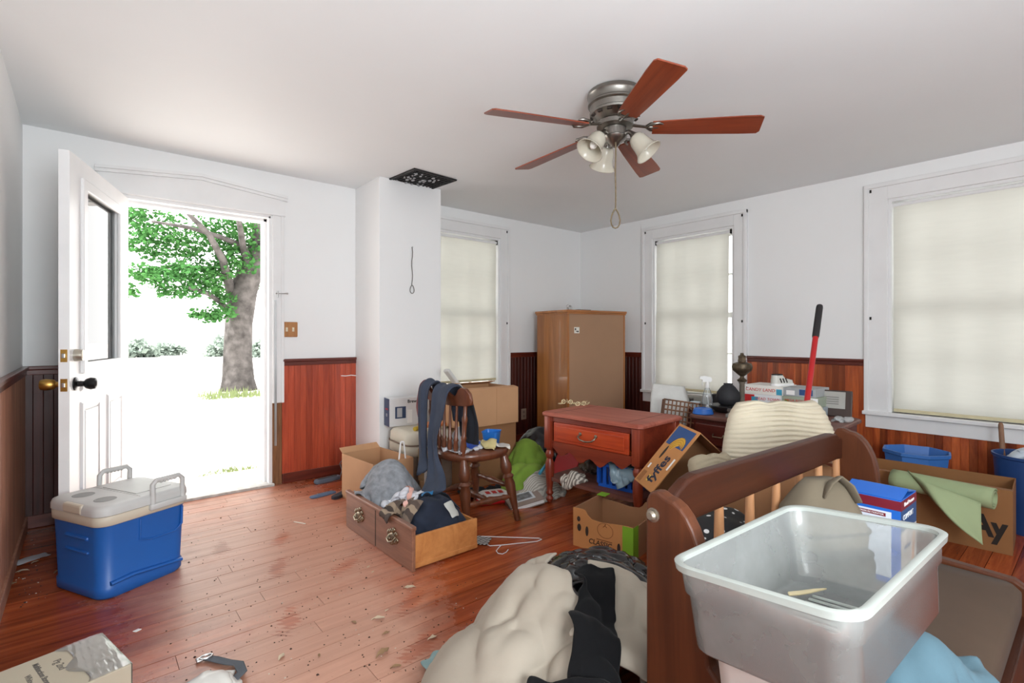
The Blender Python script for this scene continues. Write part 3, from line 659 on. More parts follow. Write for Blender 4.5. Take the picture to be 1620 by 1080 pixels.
for k, a in enumerate((R(172), R(296), R(62))):
    o = Vector((math.cos(a), math.sin(a), 0)); ax = (o * .62 + Vector((0, 0, -.78))).normalized()
    p0 = o * .048 + Vector((0, 0, -.215)); p1 = o * .085 + Vector((0, 0, -.222))
    MB().tube([p0, o * .07 + Vector((0, 0, -.21)), p1, p1 + ax * .03], [.011, .011, .014, .026], 10).build('lamp_arm', m_pewter, fan, True, angle=60)
    q = ax.to_track_quat('Z', 'Y').to_euler()
    s = MB().lathe([(.026, .02), (.034, .03), (.042, .05), (.046, .085), (.052, .112), (.066, .132), (.07, .136)], 24, False, False).build('lamp_shade', m_frost, fan, True, loc=p1, rot=q, angle=180); thick(s, .003)
    MB().ball((0, 0, .085), .022, 12, (1, 1, 1.3)).build('bulb', M('bulb_glass', (.85, .85, .82, 1), .15, var=0), s, True)
pc = at(967, 232, d=2.56); lp = at(968, 362, d=2.56)
pts = [(-.02 + .002 * math.sin(k), -.02, -.262 - (.335) * k / 10) for k in range(11)]
b0 = pts[-1]; zl = lp.z - H
for k in range(1, 15):
    t = 2 * math.pi * k / 14; s = math.sin(t) * math.sin(t / 2) ** .6 * .027; pts.append((b0[0] + .76 * s, b0[1] - .65 * s, b0[2] + (zl - b0[2]) * (1 - math.cos(t)) / 2))
MB().tube(pts, .0038, 7).build('pull_cord', m_rope, fan, True, angle=180)

# ================================================================ COOLER
m_cblue = M('blue_cooler_plastic', S(28, 92, 170), .42, var=.08, vs=2, bump=.05, bs=300); m_cgrey = M('grey_cooler_plastic', S(192, 192, 190), .45, var=.06); m_cbeige = M('beige_cooler_plastic', S(200, 190, 172), .45, var=.06)
ck = empty('cooler', (.134, 2.995, 0), R(27), 'blue picnic cooler with pale grey lid and raised loop handles', 'cooler')
ck.scale = (1.05, 1.05, 1.03)
MB().rloft([(0, .33, .335, .05), (.012, .352, .352, .055), (.05, .354, .354, .055), (.056, .346, .346, .055), (.30, .362, .362, .055), (.312, .366, .366, .055)], k=6).build('body', m_cblue, ck, True, angle=50)
MB().rloft([(.308, .368, .368, .055), (.312, .376, .376, .056), (.345, .378, .378, .056), (.35, .372, .372, .055)], k=6).build('rim', m_cbeige, ck, True, angle=50)
ld = MB().rloft([(.349, .372, .372, .056), (.353, .384, .384, .058), (.375, .384, .384, .058), (.389, .372, .372, .052), (.394, .345, .345, .045)], k=6).build('lid', m_cgrey, ck, True, angle=50)
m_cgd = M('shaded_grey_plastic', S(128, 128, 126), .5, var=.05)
for yy in (.08, -.075):
    MB().at((-.105, yy, .3945)).lathe([(.040, .0), (.038, .0006), (.034, .0006), (.033, -.012)], 20, False, False).build('cup_holder', m_cgd, ld, True, angle=50)
    MB().at((-.105, yy, .3945)).lathe([(.0335, .0003), (.0, .0003)], 20, False, False).build('cup_floor', m_cgd, ld)
MB().box(-.022, -.016, -.168, .168, .392, .3952).box(-.01, .14, -.12, .12, .3935, .397, .002).build('hatch', m_cgrey, ld)
MB().box(-.195, -.165, -.075, .055, .352, .392, .008).build('lid_latch', m_cbeige, ck)
for s in (-1, 1):
    y = s * .192
    h = MB().tube([(.015, y, .335), (.015, y, .40), (.015, y - s * .002, .435), (.03, y - s * .002, .452), (.13, y - s * .002, .452), (.145, y - s * .002, .435), (.145, y, .40), (.145, y, .335)], (.010, .011), 8).box(.0, .16, y - .012, y + .012, .325, .352, .006)
    for k in range(5): h.ball((.05 + .015 * k, y, .445), .009, 6)
    h.build('handle', m_cgrey, ck, True, angle=60)
    e = MB(); yb = s * .178
    e.tube([(-.03, yb + s * .003, .30), (-.03, yb, .21), (.02, yb - s * .001, .195), (.12, yb - s * .001, .195), (.15, yb, .22), (.15, yb + s * .003, .30)], .0055, 8).build('embossed_border', m_cblue, ck, True)
    MB().tube([(-.14, s * .172, .065), (-.06, s * .176, .072), (.06, s * .176, .06), (.15, s * .172, .05)], (.016, .009), 8).build('foot_ridge', m_cblue, ck, True)
MB().box(-.188, -.165, -.10, .06, .245, .262, .008).box(-.186, -.165, -.10, .06, .19, .20, .004).build('side_grip', m_cblue, ck)

# ================================================================ WIDE DRAWER ON THE FLOOR
m_dfront = WOOD('walnut_drawer_front', S(112, 74, 56), S(160, 112, 88), 1, .42, 6, coat=.1); m_dside = WOOD('honey_drawer_side', S(170, 106, 56), S(206, 142, 84), 1, .4, 4, coat=.15)
dw = empty('drawer', (1.385, 2.54, 0), R(.5), 'wide pulled-out drawer on the floor with two brass pulls, heaped with clothes', 'drawer')
MB().box(-.195, -.175, -.39, .39, 0, .205, .004).box(-.199, -.171, -.392, .392, .196, .216, .005).build('front', m_dfront, dw)
MB().box(-.1962, -.1945, -.003, .003, .006, .196).build('centre_groove', m_dark, dw)
for s in (-1, 1): MB().box(-.175, .20, s * .372 - .007, s * .372 + .007, .008, .165, .002).box(-.175, .20, s * .378 - .005, s * .378 + .005, .012, .034, .002).build('side', m_dside, dw)
MB().box(.19, .204, -.365, .365, .008, .155, .002).build('back', m_dside, dw)
MB().box(-.175, .19, -.365, .365, .012, .02).build('bottom', m_dside, dw)
m_antique = M('antique_brass_pull', S(150, 138, 116), .32, 1., var=.4, vs=60)
for yy in (-.20, .20):
    b = MB(); 
    for k in range(10):
        a = 2 * math.pi * k / 10; b.ball((-.199, yy + .046 * math.cos(a), .118 + .032 * math.sin(a) + .008 * math.cos(3 * a)), .012, 8, (.5, 1, 1))
    b.ball((-.199, yy, .118), .026, 10, (.25, 1.2, .8)); b.tube([(-.2, yy - .032, .122), (-.216, yy - .03, .105), (-.222, yy, .096), (-.216, yy + .03, .105), (-.2, yy + .032, .122)], .0045, 8)
    b.build('drawer_pull', m_antique, dw, True, angle=60)

# ================================================================ WINDSOR CHAIR
m_ch = WOOD('dark_maple_chair', S(70, 37, 22), S(116, 66, 42), 2, .33, 7, coat=.3)
chs = empty('windsor_chair', (1.82, 2.56, 0), R(0), 'dark brown spindle back wooden chair with turned legs beside the clothes-filled drawer', 'chair')
sm = MB(); rings = []
for z, k in ((.394, .84), (.402, .95), (.424, 1.), (.442, .99), (.450, .94)):
    ring = []
    for j in range(40):
        a = 2 * math.pi * j / 40; cx, sx = math.cos(a), math.sin(a); x = .215 * abs(cx) ** .75 * (1 if cx > 0 else -1); y = .225 * abs(sx) ** .7 * (1 if sx > 0 else -1); y *= 1 - .10 * (x < 0) * (-x / .215)
        ring.append((x * k, y * k, z))
    rings.append(ring)
sm.loft(rings).build('seat', m_ch, chs, True, angle=60)
legp = [(0, .017), (.03, .020), (.10, .017), (.12, .022), (.15, .016), (.22, .020), (.40, .028), (.54, .033), (.61, .026), (.65, .036), (.69, .023), (.73, .033), (.80, .036), (.88, .028), (1, .02)]
feet = {}
for sx in (-1, 1):
    for sy in (-1, 1):
        t = Vector((sx * .145, sy * .15, .415)); f = Vector((.21 if sx > 0 else -.135, sy * (.215 if sx > 0 else .165), 0)); feet[sx, sy] = (f, t)
        MB().turned(f, t, legp, 12).build('leg', m_ch, chs, True, angle=60)
strp = [(0, .010), (.12, .013), (.2, .019), (.24, .013), (.4, .018), (.5, .024), (.6, .018), (.76, .013), (.8, .019), (.88, .013), (1, .010)]
def lp_(k, t): f, tt = feet[k]; return f + (tt - f) * t
for sy in (-1, 1): MB().turned(lp_((-1, sy), .36), lp_((1, sy), .36), strp, 10).build('side_stretcher', m_ch, chs, True, angle=60)
a = (lp_((-1, -1), .36) + lp_((1, -1), .36)) / 2; b = (lp_((-1, 1), .36) + lp_((1, 1), .36)) / 2; MB().turned(a, b, strp, 10).build('middle_stretcher', m_ch, chs, True, angle=60)
MB().turned(lp_((1, -1), .5), lp_((1, 1), .5), strp, 10).build('front_stretcher', m_ch, chs, True, angle=60)
def crest_x(y): return -.155 - .03 * (1 - (y / .24) ** 2)
spp = [(0, .008), (.06, .010), (.14, .017), (.24, .012), (.28, .016), (.32, .010), (.7, .008), (1, .007)]
for yy in (-.19, .19): MB().turned((-.165, yy * .88, .44), (crest_x(yy) + .005, yy, .75), [(0, .011), (.05, .013), (.18, .020), (.3, .014), (.34, .019), (.38, .013), (.62, .015), (.7, .019), (.76, .012), (1, .011)], 12).build('back_post', m_ch, chs, True, angle=60)
for k in range(5):
    yy = -.12 + .06 * k; MB().turned((-.175 - .005 * (2 - abs(k - 2)), yy * .9, .44), (crest_x(yy) + .004, yy, .745), spp, 10).build('spindle', m_ch, chs, True, angle=60)
top = [(-.250, .765), (-.245, .805), (-.222, .832), (-.195, .838), (-.168, .822), (-.145, .794), (-.12, .778), (-.09, .788), (-.05, .808), (0, .815)]
bot = [(-.250, .765), (-.238, .738), (-.205, .730), (-.17, .728), (-.14, .726), (-.11, .724), (-.08, .722), (-.05, .722), (-.02, .722), (0, .722)]
top += [(-y, z) for y, z in top[-2::-1]]; bot += [(-y, z) for y, z in bot[-2::-1]]
vs = []; n = len(top); fs = []
for i in range(n):
    for (y, z) in (top[i], bot[i]):
        x = crest_x(y) - (z - .75) * .25; e = .005 if i in (0, n - 1) else .012; vs += [(x - e, y, z), (x + e, y, z)]
for i in range(n - 1):
    a = 4 * i; b = a + 4; fs += [(a, b, b + 1, a + 1), (a + 2, a + 3, b + 3, b + 2), (a, a + 2, b + 2, b), (a + 1, b + 1, b + 3, a + 3)]
fs += [(0, 1, 3, 2), (4 * n - 4, 4 * n - 2, 4 * n - 1, 4 * n - 3)]
cr = MB().add(vs, fs).build('crest_rail', m_ch, chs, True, angle=50); bv = cr.modifiers.new('edge', 'BEVEL'); bv.width = .004; bv.segments = 2

# ================================================================ RED END TABLE
m_ns = WOOD('red_mahogany', S(104, 34, 20), S(150, 64, 38), 1, .38, 6, coat=.2); m_nsb = WOOD('red_mahogany_bright', S(150, 44, 20), S(196, 78, 36), 1, .35, 6, coat=.3); m_nst = WOOD('dusty_mahogany_top', S(142, 66, 48), S(180, 104, 84), 1, .55, 6)
m_nsv = WOOD('red_mahogany_upright', S(112, 38, 22), S(160, 70, 42), 2, .38, 6, coat=.2)
ns = empty('end_table', (2.655, 2.135, 0), R(4.5), 'red mahogany end table with one drawer and scalloped apron, dusty top', 'table')
def tier(z, sx, sy, ins): return [(x, y, z) for x, y in ((sx - ins, -sy), (sx, -sy + ins), (sx, sy - ins), (sx - ins, sy), (-sx + ins, sy), (-sx, sy - ins), (-sx, -sy + ins), (-sx + ins, -sy))]
MB().loft([tier(.588, .245, .375, .02), tier(.594, .258, .388, .022), tier(.606, .258, .388, .022), tier(.613, .252, .382, .02), tier(.618, .24, .37, .016)]).build('tabletop', m_nst, ns)
for s in (-.272, .268): MB().box(-.245, .245, s, s + .004, .6178, .6186).build('top_seam', M('seam_dark', S(80, 34, 26), .7, var=0), ns)
lgp = [(0, .010), (.04, .022), (.08, .026), (.13, .014), (.16, .024), (.19, .026), (.22, .018), (.30, .022), (.55, .031), (.72, .030), (.80, .018), (.84, .028), (.90, .030), (.95, .020), (1, .026)]
for sx in (-1, 1):
    for sy in (-1, 1):
        x, y = sx * .215, sy * .34
        MB().box(x - .027, x + .027, y - .027, y + .027, .37, .588, .003).turned((x, y, 0), (x, y, .375), lgp, 16).build('leg', m_nsv, ns, True, angle=45)
for sy in (-1, 1): MB().box(-.19, .19, sy * .345 - .01, sy * .345 + .01, .34, .588).build('side_panel', m_ns, ns)
MB().box(.21, .228, -.315, .315, .34, .588).build('back_panel', m_ns, ns)
MB().box(-.225, -.208, -.315, .315, .555, .588).box(-.225, -.208, -.315, .315, .395, .422).build('front_rail', m_ns, ns)
ap = [(-.315, .40)]
for k in range(0, 25):
    u = k / 24; yy = -.315 + .63 * u; ap.append((yy, .345 + .022 * math.cos(u * math.pi * 8) + .014 * math.cos(u * math.pi * 2)))
ap.append((.315, .40)); MB().prism(ap, -.224, -.208, 'yz').build('scalloped_apron', m_ns, ns)
apx = [(-.19, .40)]
for k in range(0, 21):
    u = k / 20; apx.append((-.19 + .38 * u, .335 + .02 * math.cos(u * math.pi * 6)))
apx.append((.19, .40))
for sy in (-1, 1): MB().prism(apx, sy * .345 - .008, sy * .345 + .008, 'xz').build('side_apron', m_ns, ns)
MB().prism([(-.235, -.30), (-.20, -.36), (.20, -.36), (.235, -.30), (.235, .30), (.20, .36), (-.20, .36), (-.235, .30)], .155, .178, 'xy').build('lower_shelf', WOOD('dusty_shelf_wood', S(84, 42, 34), S(122, 74, 62), 1, .6, 6), ns)
nd = MB().box(-.234, -.215, -.29, .29, .424, .553, .005).box(-.240, -.23, -.262, .262, .445, .532, .004).build('drawer', m_nsb, ns)
b = MB().tube([(-.243, -.06, .503), (-.262, -.064, .490), (-.268, -.045, .474), (-.270, 0, .468), (-.268, .045, .474), (-.262, .064, .490), (-.243, .06, .503)], [.005, .006, .005, .006, .005, .006, .005], 8)
for yy in (-.06, .06): b.ball((-.243, yy, .505), .012, 10, (.5, 1, 1))
b.build('bail_pull', M('pewter_pull', S(150, 140, 124), .3, 1.), nd, True, angle=60)

# ================================================================ TALL CHEST TURNED BACK TO THE ROOM
m_pine = WOOD('honey_pine', S(140, 82, 36), S(190, 124, 62), 2, .32, 4.5, coat=.3); m_hardb = M('tan_hardboard', S(166, 130, 102), .85, var=.06, vs=2)
tc = empty('tall_chest', (4.0, 3.60, 0), R(-8), 'tall honey pine chest of drawers with its tan hardboard back to the room', 'chest of drawers')
MB().box(-.385, -.362, -.255, .26, .02, 1.36, .003).build('side_panel', m_pine, tc); MB().box(.362, .385, -.255, .26, .02, 1.36, .003).build('side_panel', m_pine, tc)
MB().box(-.40, .40, -.268, .28, 1.36, 1.385, .006).box(-.392, .392, -.262, .27, 1.345, 1.36, .003).build('top', WOOD('honey_pine_top', S(150, 90, 42), S(196, 130, 70), 0, .32, 4.5, coat=.3), tc)
MB().box(-.362, .362, -.252, -.246, .05, 1.345).build('back_panel', m_hardb, tc); MB().box(-.362, .362, -.24, .25, .02, .06).build('plinth', m_pine, tc)
for k in range(5): 
    f = MB().box(-.358, .358, .245, .266, .08 + k * .253, .08 + k * .253 + .24, .004).build('drawer_front', m_pine, tc)
    for x in (-.2, .2): MB().at((x, .266, .2 + k * .253), (R(-90), 0, 0)).lathe([(.008, 0), (.008, .012), (.017, .02), (.012, .028)], 10).build('knob', m_antique, f, True)
stk = MB().box(-.30, -.235, -.2535, -.252, 1.155, 1.215).build('sticker', M('white_sticker', S(228, 224, 214), .6, var=.05), tc)
MB().box(-.293, -.276, -.2545, -.2534, 1.185, 1.205).box(-.262, -.245, -.2545, -.2534, 1.165, 1.18).box(-.28, -.262, -.2545, -.2534, 1.17, 1.178).build('sticker_print', M('sticker_print', S(70, 64, 60), .6, var=0), stk)

# ================================================================ WOODEN BENCH WITH SPINDLE BACK
m_bn = WOOD('chestnut_bench', S(46, 20, 10), S(74, 36, 18), 0, .42, 4.5, spec=.3); m_bnv = WOOD('chestnut_upright', S(60, 29, 15), S(92, 50, 28), 2, .42, 4.5, spec=.3); m_spl = WOOD('pale_spindle', S(160, 108, 70), S(196, 146, 104), 2, .4, 6)
bench = empty('spindle_bench', (1.7, .45, 0), 0, 'chestnut wooden bench with spindle back and quarter-round end boards', 'bench'); bo = Vector((-1.7, -.45, 0))
endp = [(.722, 0), (.722, .735), (.712, .757), (.69, .762), (.668, .752)]
for k in range(1, 8):
    a = R(90 * k / 8); endp.append((.668 - .098 * math.sin(a), .752 - .19 * (1 - math.cos(a))))
endp += [(.568, .54), (.572, .47), (.56, .41), (.52, .37), (.44, .345), (.2, .335), (.16, .31), (.16, 0)]
for x0, x1 in ((1.032, 1.072), (2.31, 2.35)):
    e = MB().prism(endp, x0, x1, 'yz').build('end_board', m_bnv, bench, loc=bo); bv = e.modifiers.new('edge', 'BEVEL'); bv.width = .008; bv.segments = 3; bv.limit_method = 'ANGLE'
rail = [(1.072, .61), (1.072, .715), (1.10, .728), (1.13, .748), (1.17, .765), (1.21, .772), (1.7, .762), (2.2, .752), (2.25, .745), (2.28, .728), (2.31, .722), (2.31, .64), (2.25, .645), (2.2, .645), (1.7, .652), (1.22, .657), (1.17, .65), (1.12, .625)]
e = MB().prism(rail, .688, .722, 'xz').build('top_rail', m_bn, bench, loc=bo); bv = e.modifiers.new('edge', 'BEVEL'); bv.width = .008; bv.segments = 3; bv.limit_method = 'ANGLE'
MB().box(1.072, 2.31, .69, .718, .36, .42, .004).build('lower_rail', m_bn, bench, loc=bo)
for k in range(7):
    x = 1.165 + .187 * k; MB().turned((x, .704, .42), (x, .704, .66), [(0, .012), (.5, .0145), (1, .012)], 12).build('spindle', m_spl, bench, True, loc=bo, angle=60)
MB().box(1.072, 2.31, .17, .69, .20, .225).build('seat_board', m_bn, bench, loc=bo); MB().box(1.072, 2.31, .165, .19, .06, .22, .003).box(1.072, 2.31, .69, .715, .06, .36, .003).build('apron', m_bn, bench, loc=bo)
MB().at((1.032, .70, .705), (0, R(-90), 0)).lathe([(.017, 0), (.017, .003), (.012, .004), (.013, .010), (.008, .016)], 14).build('bolt_head', M('dull_bolt', S(150, 140, 126), .4, .9), bench, True, loc=bo)
cu = empty('seat_cushion', (1.72, .43, .2265), 0, 'flat brown fabric cushion covering the bench seat', 'cushion')
m_brn = FABRIC('brown_cushion_cloth', S(78, 62, 50), .12, 500, vs=5)
rs = np.random.RandomState(2); P = []
o = MB().rloft([(0, 1.17, .47, .03), (.02, 1.2, .50, .05), (.085, 1.2, .50, .05), (.102, 1.17, .47, .04), (.106, 1.0, .3, .05)], k=5).build('cushion_cover', m_brn, cu, True, angle=180)

# ================================================================ CLEAR TUB
def plastic(name, a, haze, tint):
    t = NT(name); t.n.remove(t.p)
    tr = t.new('ShaderNodeBsdfTransparent'); tr.inputs[0].default_value = tint
    d = t.new('ShaderNodeBsdfDiffuse'); d.inputs[0].default_value = haze; l = t.new('ShaderNodeBsdfTranslucent'); l.inputs[0].default_value = haze
    m0 = t.new('ShaderNodeMixShader'); m0.inputs[0].default_value = .5; t.link(d.outputs[0], m0.inputs[1]); t.link(l.outputs[0], m0.inputs[2])
    m1 = t.new('ShaderNodeMixShader'); t.link(t.math('ADD', a, t.math('MULTIPLY', t.math('SUBTRACT', t.noise(7., t.coord('Object'), 4), .5), .25)), m1.inputs[0]); t.link(tr.outputs[0], m1.inputs[1]); t.link(m0.outputs[0], m1.inputs[2])
    g = t.new('ShaderNodeBsdfGlossy'); g.inputs['Roughness'].default_value = .22; fr = t.new('ShaderNodeFresnel'); fr.inputs[0].default_value = 1.42
    m2 = t.new('ShaderNodeMixShader'); t.link(fr.outputs[0], m2.inputs[0]); t.link(m1.outputs[0], m2.inputs[1]); t.link(g.outputs[0], m2.inputs[2]); t.link(m2.outputs[0], t.out.inputs[0]); return t.m
m_tub = plastic('clear_tub_plastic', .28, S(236, 240, 238), (.92, .93, .92, 1)); m_tubrim = plastic('tub_rim_plastic', .7, S(226, 232, 226), (.9, .93, .92, 1))
tub = empty('storage_tub', (1.094, .36, .562), 0, 'large clear plastic storage tub balanced at the near end of the bench', 'storage tub', rot=(-.088, .004, -.032))
ov = [(0, .480, .258, .035), (.006, .492, .270, .04), (.098, .502, .280, .04), (.104, .514, .292, .042), (.150, .522, .300, .044)]
inn = [(z + .0015, a - .005, b - .005, r - .002) for z, a, b, r in ov[::-1]]
MB().rloft(ov + inn, cap0=True, cap1=True, k=6).build('basin', m_tub, tub, True, angle=50)
MB().rloft([(.146, .522, .300, .044), (.146, .538, .316, .05), (.158, .542, .320, .052), (.161, .532, .310, .048), (.158, .514, .292, .04), (.150, .514, .292, .04)], cap0=False, cap1=False, k=6).build('rim', m_tubrim, tub, True, angle=60)
rb = MB()
for k in range(12): x = -.11 + .02 * k; rb.box(x, x + .006, -.06, .06, .0075, .0105)
tag(rb.build('floor_ribs', m_tubrim, tub), kind='stuff')
# ================================================================ DESK AND WHAT STANDS ON IT
m_dk = WOOD('dark_cherry_desk', S(64, 20, 14), S(104, 40, 28), 1, .35, 5, coat=.2); m_dkt = WOOD('dusty_desk_top', S(88, 52, 44), S(124, 84, 72), 1, .55, 5)
DZT = .62
desk = empty('desk', (3.37, 1.42, 0), 0, 'low dark cherry desk with a shaped front edge below the shaded window', 'desk')
prof = [(-.34, -.44), (-.36, -.40), (-.36, .32), (-.34, .36), (.34, .36), (.34, -.36), (.26, -.44), (-.2, -.46)]
MB().loft([[(x * .985, y * .985, DZT - .026) for x, y in prof], [(x, y, DZT - .02) for x, y in prof], [(x, y, DZT - .006) for x, y in prof], [(x * .985, y * .985, DZT) for x, y in prof]]).build('desktop', m_dkt, desk, True, angle=30)
MB().box(-.325, .32, -.40, .34, .10, DZT - .026, .004).build('carcass', m_dk, desk)
for z0, z1 in ((.44, .57), (.28, .425), (.12, .265)):
    f = MB().box(-.342, -.323, -.38, .32, z0, z1, .008).build('drawer_front', m_dk, desk)
    for yy in (-.2, .16): MB().tube([(-.344, yy - .035, (z0 + z1) / 2 + .008), (-.36, yy - .03, (z0 + z1) / 2 - .008), (-.36, yy + .03, (z0 + z1) / 2 - .008), (-.344, yy + .035, (z0 + z1) / 2 + .008)], .004, 8).build('pull', m_antique, f, True)
for x, y in ((-.29, -.36), (.29, -.36), (-.29, .31), (.29, .31)): MB().at((x, y, 0)).lathe([(.02, 0), (.03, .03), (.022, .06), (.036, .1)], 12).build('foot', m_dk, desk, True)

def desk_at(px, dy=0., z=DZT, X=None): return at(px, 640, X=X) if X else None
def onX(px, X):                       # the point of the desk top at depth-line X seen in column px
    r = ray(px, 531); d = X / r.x; return Vector((X, r.y * d, DZT + .0005))
# spray bottle
p = onX(1119, 3.2); m_clear = GLASS('clear_bottle', (.93, .96, .98, 1), 1.3, 1.2, .05, .12); m_wplas = M('white_trigger', S(214, 214, 212), .4, var=.05)
sb = empty('spray_bottle', (p.x, p.y, p.z), R(-50), 'clear plastic spray bottle with white trigger head on desk', 'bottle')
MB().rloft([(0, .06, .05, .02), (.004, .066, .056, .022), (.09, .066, .056, .024), (.13, .05, .044, .02), (.155, .03, .03, .0149), (.165, .026, .026, .0129)], k=5).build('bottle_body', m_clear, sb, True, angle=60)
MB().lathe([(.0145, .16), (.0145, .185), (.012, .19), (.010, .205)], 14).build('collar', m_wplas, sb, True)
MB().prism([(-.03, .20), (.022, .20), (.03, .215), (.022, .232), (-.02, .24), (-.048, .236), (-.05, .222), (-.034, .216)], -.010, .010, 'xz').tube([(-.026, 0, .212), (-.034, 0, .195), (-.030, 0, .175)], (.006, .004), 6).build('trigger_head', m_wplas, sb, True, angle=40)
MB().tube([(0, 0, .16), (.004, 0, .08), (.01, 0, .01)], .002, 6).build('dip_tube', m_wplas, sb)
p = onX(1112, 3.09); pl = MB().lathe([(.0, .0), (.062, 0), (.066, .004), (.060, .02), (.057, .034), (.052, .036), (.05, .033), (.0, .033)], 24, False, False).build('round_lid', M('bright_blue_plastic', S(24, 100, 190), .4, var=.05), None, True, angle=40); pl.location = p; tag(pl, 'bright blue round plastic lid beside the spray bottle', 'dish')  # the bright blue round piece is a loose plastic lid
p = onX(1100, 3.22); e = MB().lathe([(.0, 0), (.03, 0), (.034, .05), (.036, .055), (.033, .054), (.029, .004), (.0, .004)], 18, False, False).build('plastic_cup', M('cloudy_plastic', S(190, 200, 205), .4, var=.05), None, True, angle=40); e.location = p; tag(e, 'small cloudy plastic cup left of the spray bottle', 'cup')
# black vase on a dark tray
p = onX(1152, 3.3); e = MB().lathe([(.0, 0), (.05, 0), (.07, .02), (.078, .05), (.07, .085), (.045, .12), (.028, .135), (.03, .143), (.027, .144), (.024, .135), (.0, .13)], 24, False, False).build('black_vase', M('matte_black_ceramic', S(34, 34, 38), .7, var=.2, vs=30), None, True, angle=60)
e.location = (p.x, p.y, p.z + .047); tag(e, 'squat matte black bottle vase upside on dark tray', 'vase')
e = MB().lathe([(.0, 0), (.08, 0), (.12, .03), (.125, .042), (.118, .046), (.09, .046), (.0, .044)], 24, False, False).build('dark_tray', M('dark_tray_paint', S(34, 32, 32), .4, var=.2), None, True, angle=40); e.location = (p.x, p.y, p.z); tag(e, 'round dark tray under the black vase', 'tray')
# ornate oil lamp
p = onX(1174, 3.34); m_lamp = M('tarnished_lamp', S(96, 84, 68), .5, .8, var=.5, vs=45, bump=.7, bs=70); lm = empty('oil_lamp', p, 0, 'tall tarnished ornate oil lamp with a globe font', 'lamp')
MB().lathe([(.055, 0), (.058, .012), (.04, .025), (.024, .04), (.02, .05)], 16).build('base', m_lamp, lm, True)
MB().lathe([(.017, .05), (.017, .19), (.021, .195), (.021, .205)], 14).build('column', M('aged_column', S(112, 104, 92), .6, .3, var=.25), lm, True)
MB().lathe([(.026, .205), (.032, .215), (.014, .23), (.012, .24), (.03, .255), (.058, .28), (.064, .305), (.056, .325), (.03, .335)], 20, lobes=10, la=.02).build('font', m_lamp, lm, True)
MB().lathe([(.022, .33), (.026, .345), (.022, .355), (.024, .375), (.012, .382), (.010, .395)], 14, lobes=7, la=.06).build('burner', m_lamp, lm, True)
# board games in two stacks, shoe on top
def game(px0, px1, X, z, h, depth, col, label, fn):
    a, b = onX(px0, X), onX(px1, X); w = abs(a.y - b.y); r = empty('board_game', (X, (a.y + b.y) / 2, z), 0, label, 'board game', 'board games on the desk')
    MB().box(0, depth, -w / 2, w / 2, 0, h, .002).build('box', M('game_card_' + col[0], col[1], .45, var=.04), r)
    fn(r, w, h); return r
RT = (R(90), 0, R(-90))
def pr(r, y0, y1, z0, z1, mat, name='print', d=.0012): return MB().box(-d, -.0004 if d < .0015 else -.0008, y0, y1, z0, z1).build(name, mat, r)
m_red = M('red_print', S(196, 44, 44), .5, var=0); m_navy = M('navy_print', S(36, 70, 120), .5, var=0); m_teal = M('teal_print', S(60, 150, 180), .5, var=0); m_whp = M('white_print', S(236, 236, 234), .5, var=0); m_blk = M('black_print', S(30, 28, 26), .6, var=0); m_yel = M('yellow_print', S(222, 190, 70), .5, var=0); m_grn = M('green_print', S(70, 140, 60), .5, var=0)
XG = 3.46; z0 = DZT + .0008
def g0(r, w, h): pr(r, .02, w / 2, .004, h - .006, m_yel); pr(r, w * .1, w / 2 - .01, .006, h * .5, m_grn, d=.0018)
def g1(r, w, h): pr(r, w * .22, w / 2, .004, h - .004, m_red); pr(r, w * .12, w * .3, .006, h * .7, m_teal, d=.0018); text(r, 'HEAD TOWN', .026, (-.002, -w * .15, h / 2), RT, m_red, 'title', 1.0, .15)
def g2(r, w, h): pr(r, -w / 2, -w * .36, .004, h * .7, m_teal); text(r, 'CANDY LAND', .03, (-.002, w * .06, h / 2), RT, m_red, 'title', 1.0, .1); MB().at((-.002, w * .42, h * .7)).ball((0, 0, 0), .004, 6, (.3, 1, 1)).build('print_dot', m_blk, r)
game(1178, 1236, XG, z0, .058, .24, ('cream', S(214, 214, 196)), 'white edged game box at the bottom of the nearer stack', g0)
game(1178, 1235, XG, z0 + .0585, .058, .24, ('white', S(224, 226, 228)), 'white game box with red swoosh, second in its stack', g1)
game(1177, 1237, XG, z0 + .117, .06, .24, ('paper', S(226, 222, 214)), 'white game box with red candy lettering, topmost of its stack', g2)
def g3(r, w, h): pr(r, w * .30, w * .42, .006, h * .6, m_grn); text(r, 'MEGA ROAD', .022, (-.002, w * .12, h * .55), RT, m_red, 'title', 1.0, .1); pr(r, -w / 2, -w * .22, .004, h - .004, m_whp)
def g4(r, w, h): pr(r, -w * .42, -w * .02, .01, h - .006, m_navy); pr(r, w * .12, w * .38, .008, h * .7, m_whp)
game(1238, 1296, XG + .01, z0, .058, .24, ('slate', S(150, 160, 166)), 'grey game box at the bottom of the farther stack', g0)
game(1237, 1294, XG + .02, z0 + .0585, .062, .24, ('sage', S(150, 160, 142)), 'sage green game box with red title under the blue and grey one', g3)
game(1238, 1290, XG + .02, z0 + .121, .052, .24, ('grey', S(160, 164, 166)), 'grey game box with blue end panel under the striped shoe', g4)
p = onX(1237, XG + .08); sh = empty('shoe', (p.x, p.y, z0 + .1775), R(-25), 'white trainer with black stripes lying on the game boxes', 'shoe'); sh.scale = (.85, .85, .85); m_shw = M('white_leather', S(206, 206, 198), .5, var=.1)
MB().rloft([(0, .20, .07, .034), (.004, .205, .074, .036), (.018, .203, .072, .036), (.02, .19, .066, .032)], k=6).build('sole', m_whp, sh, True)
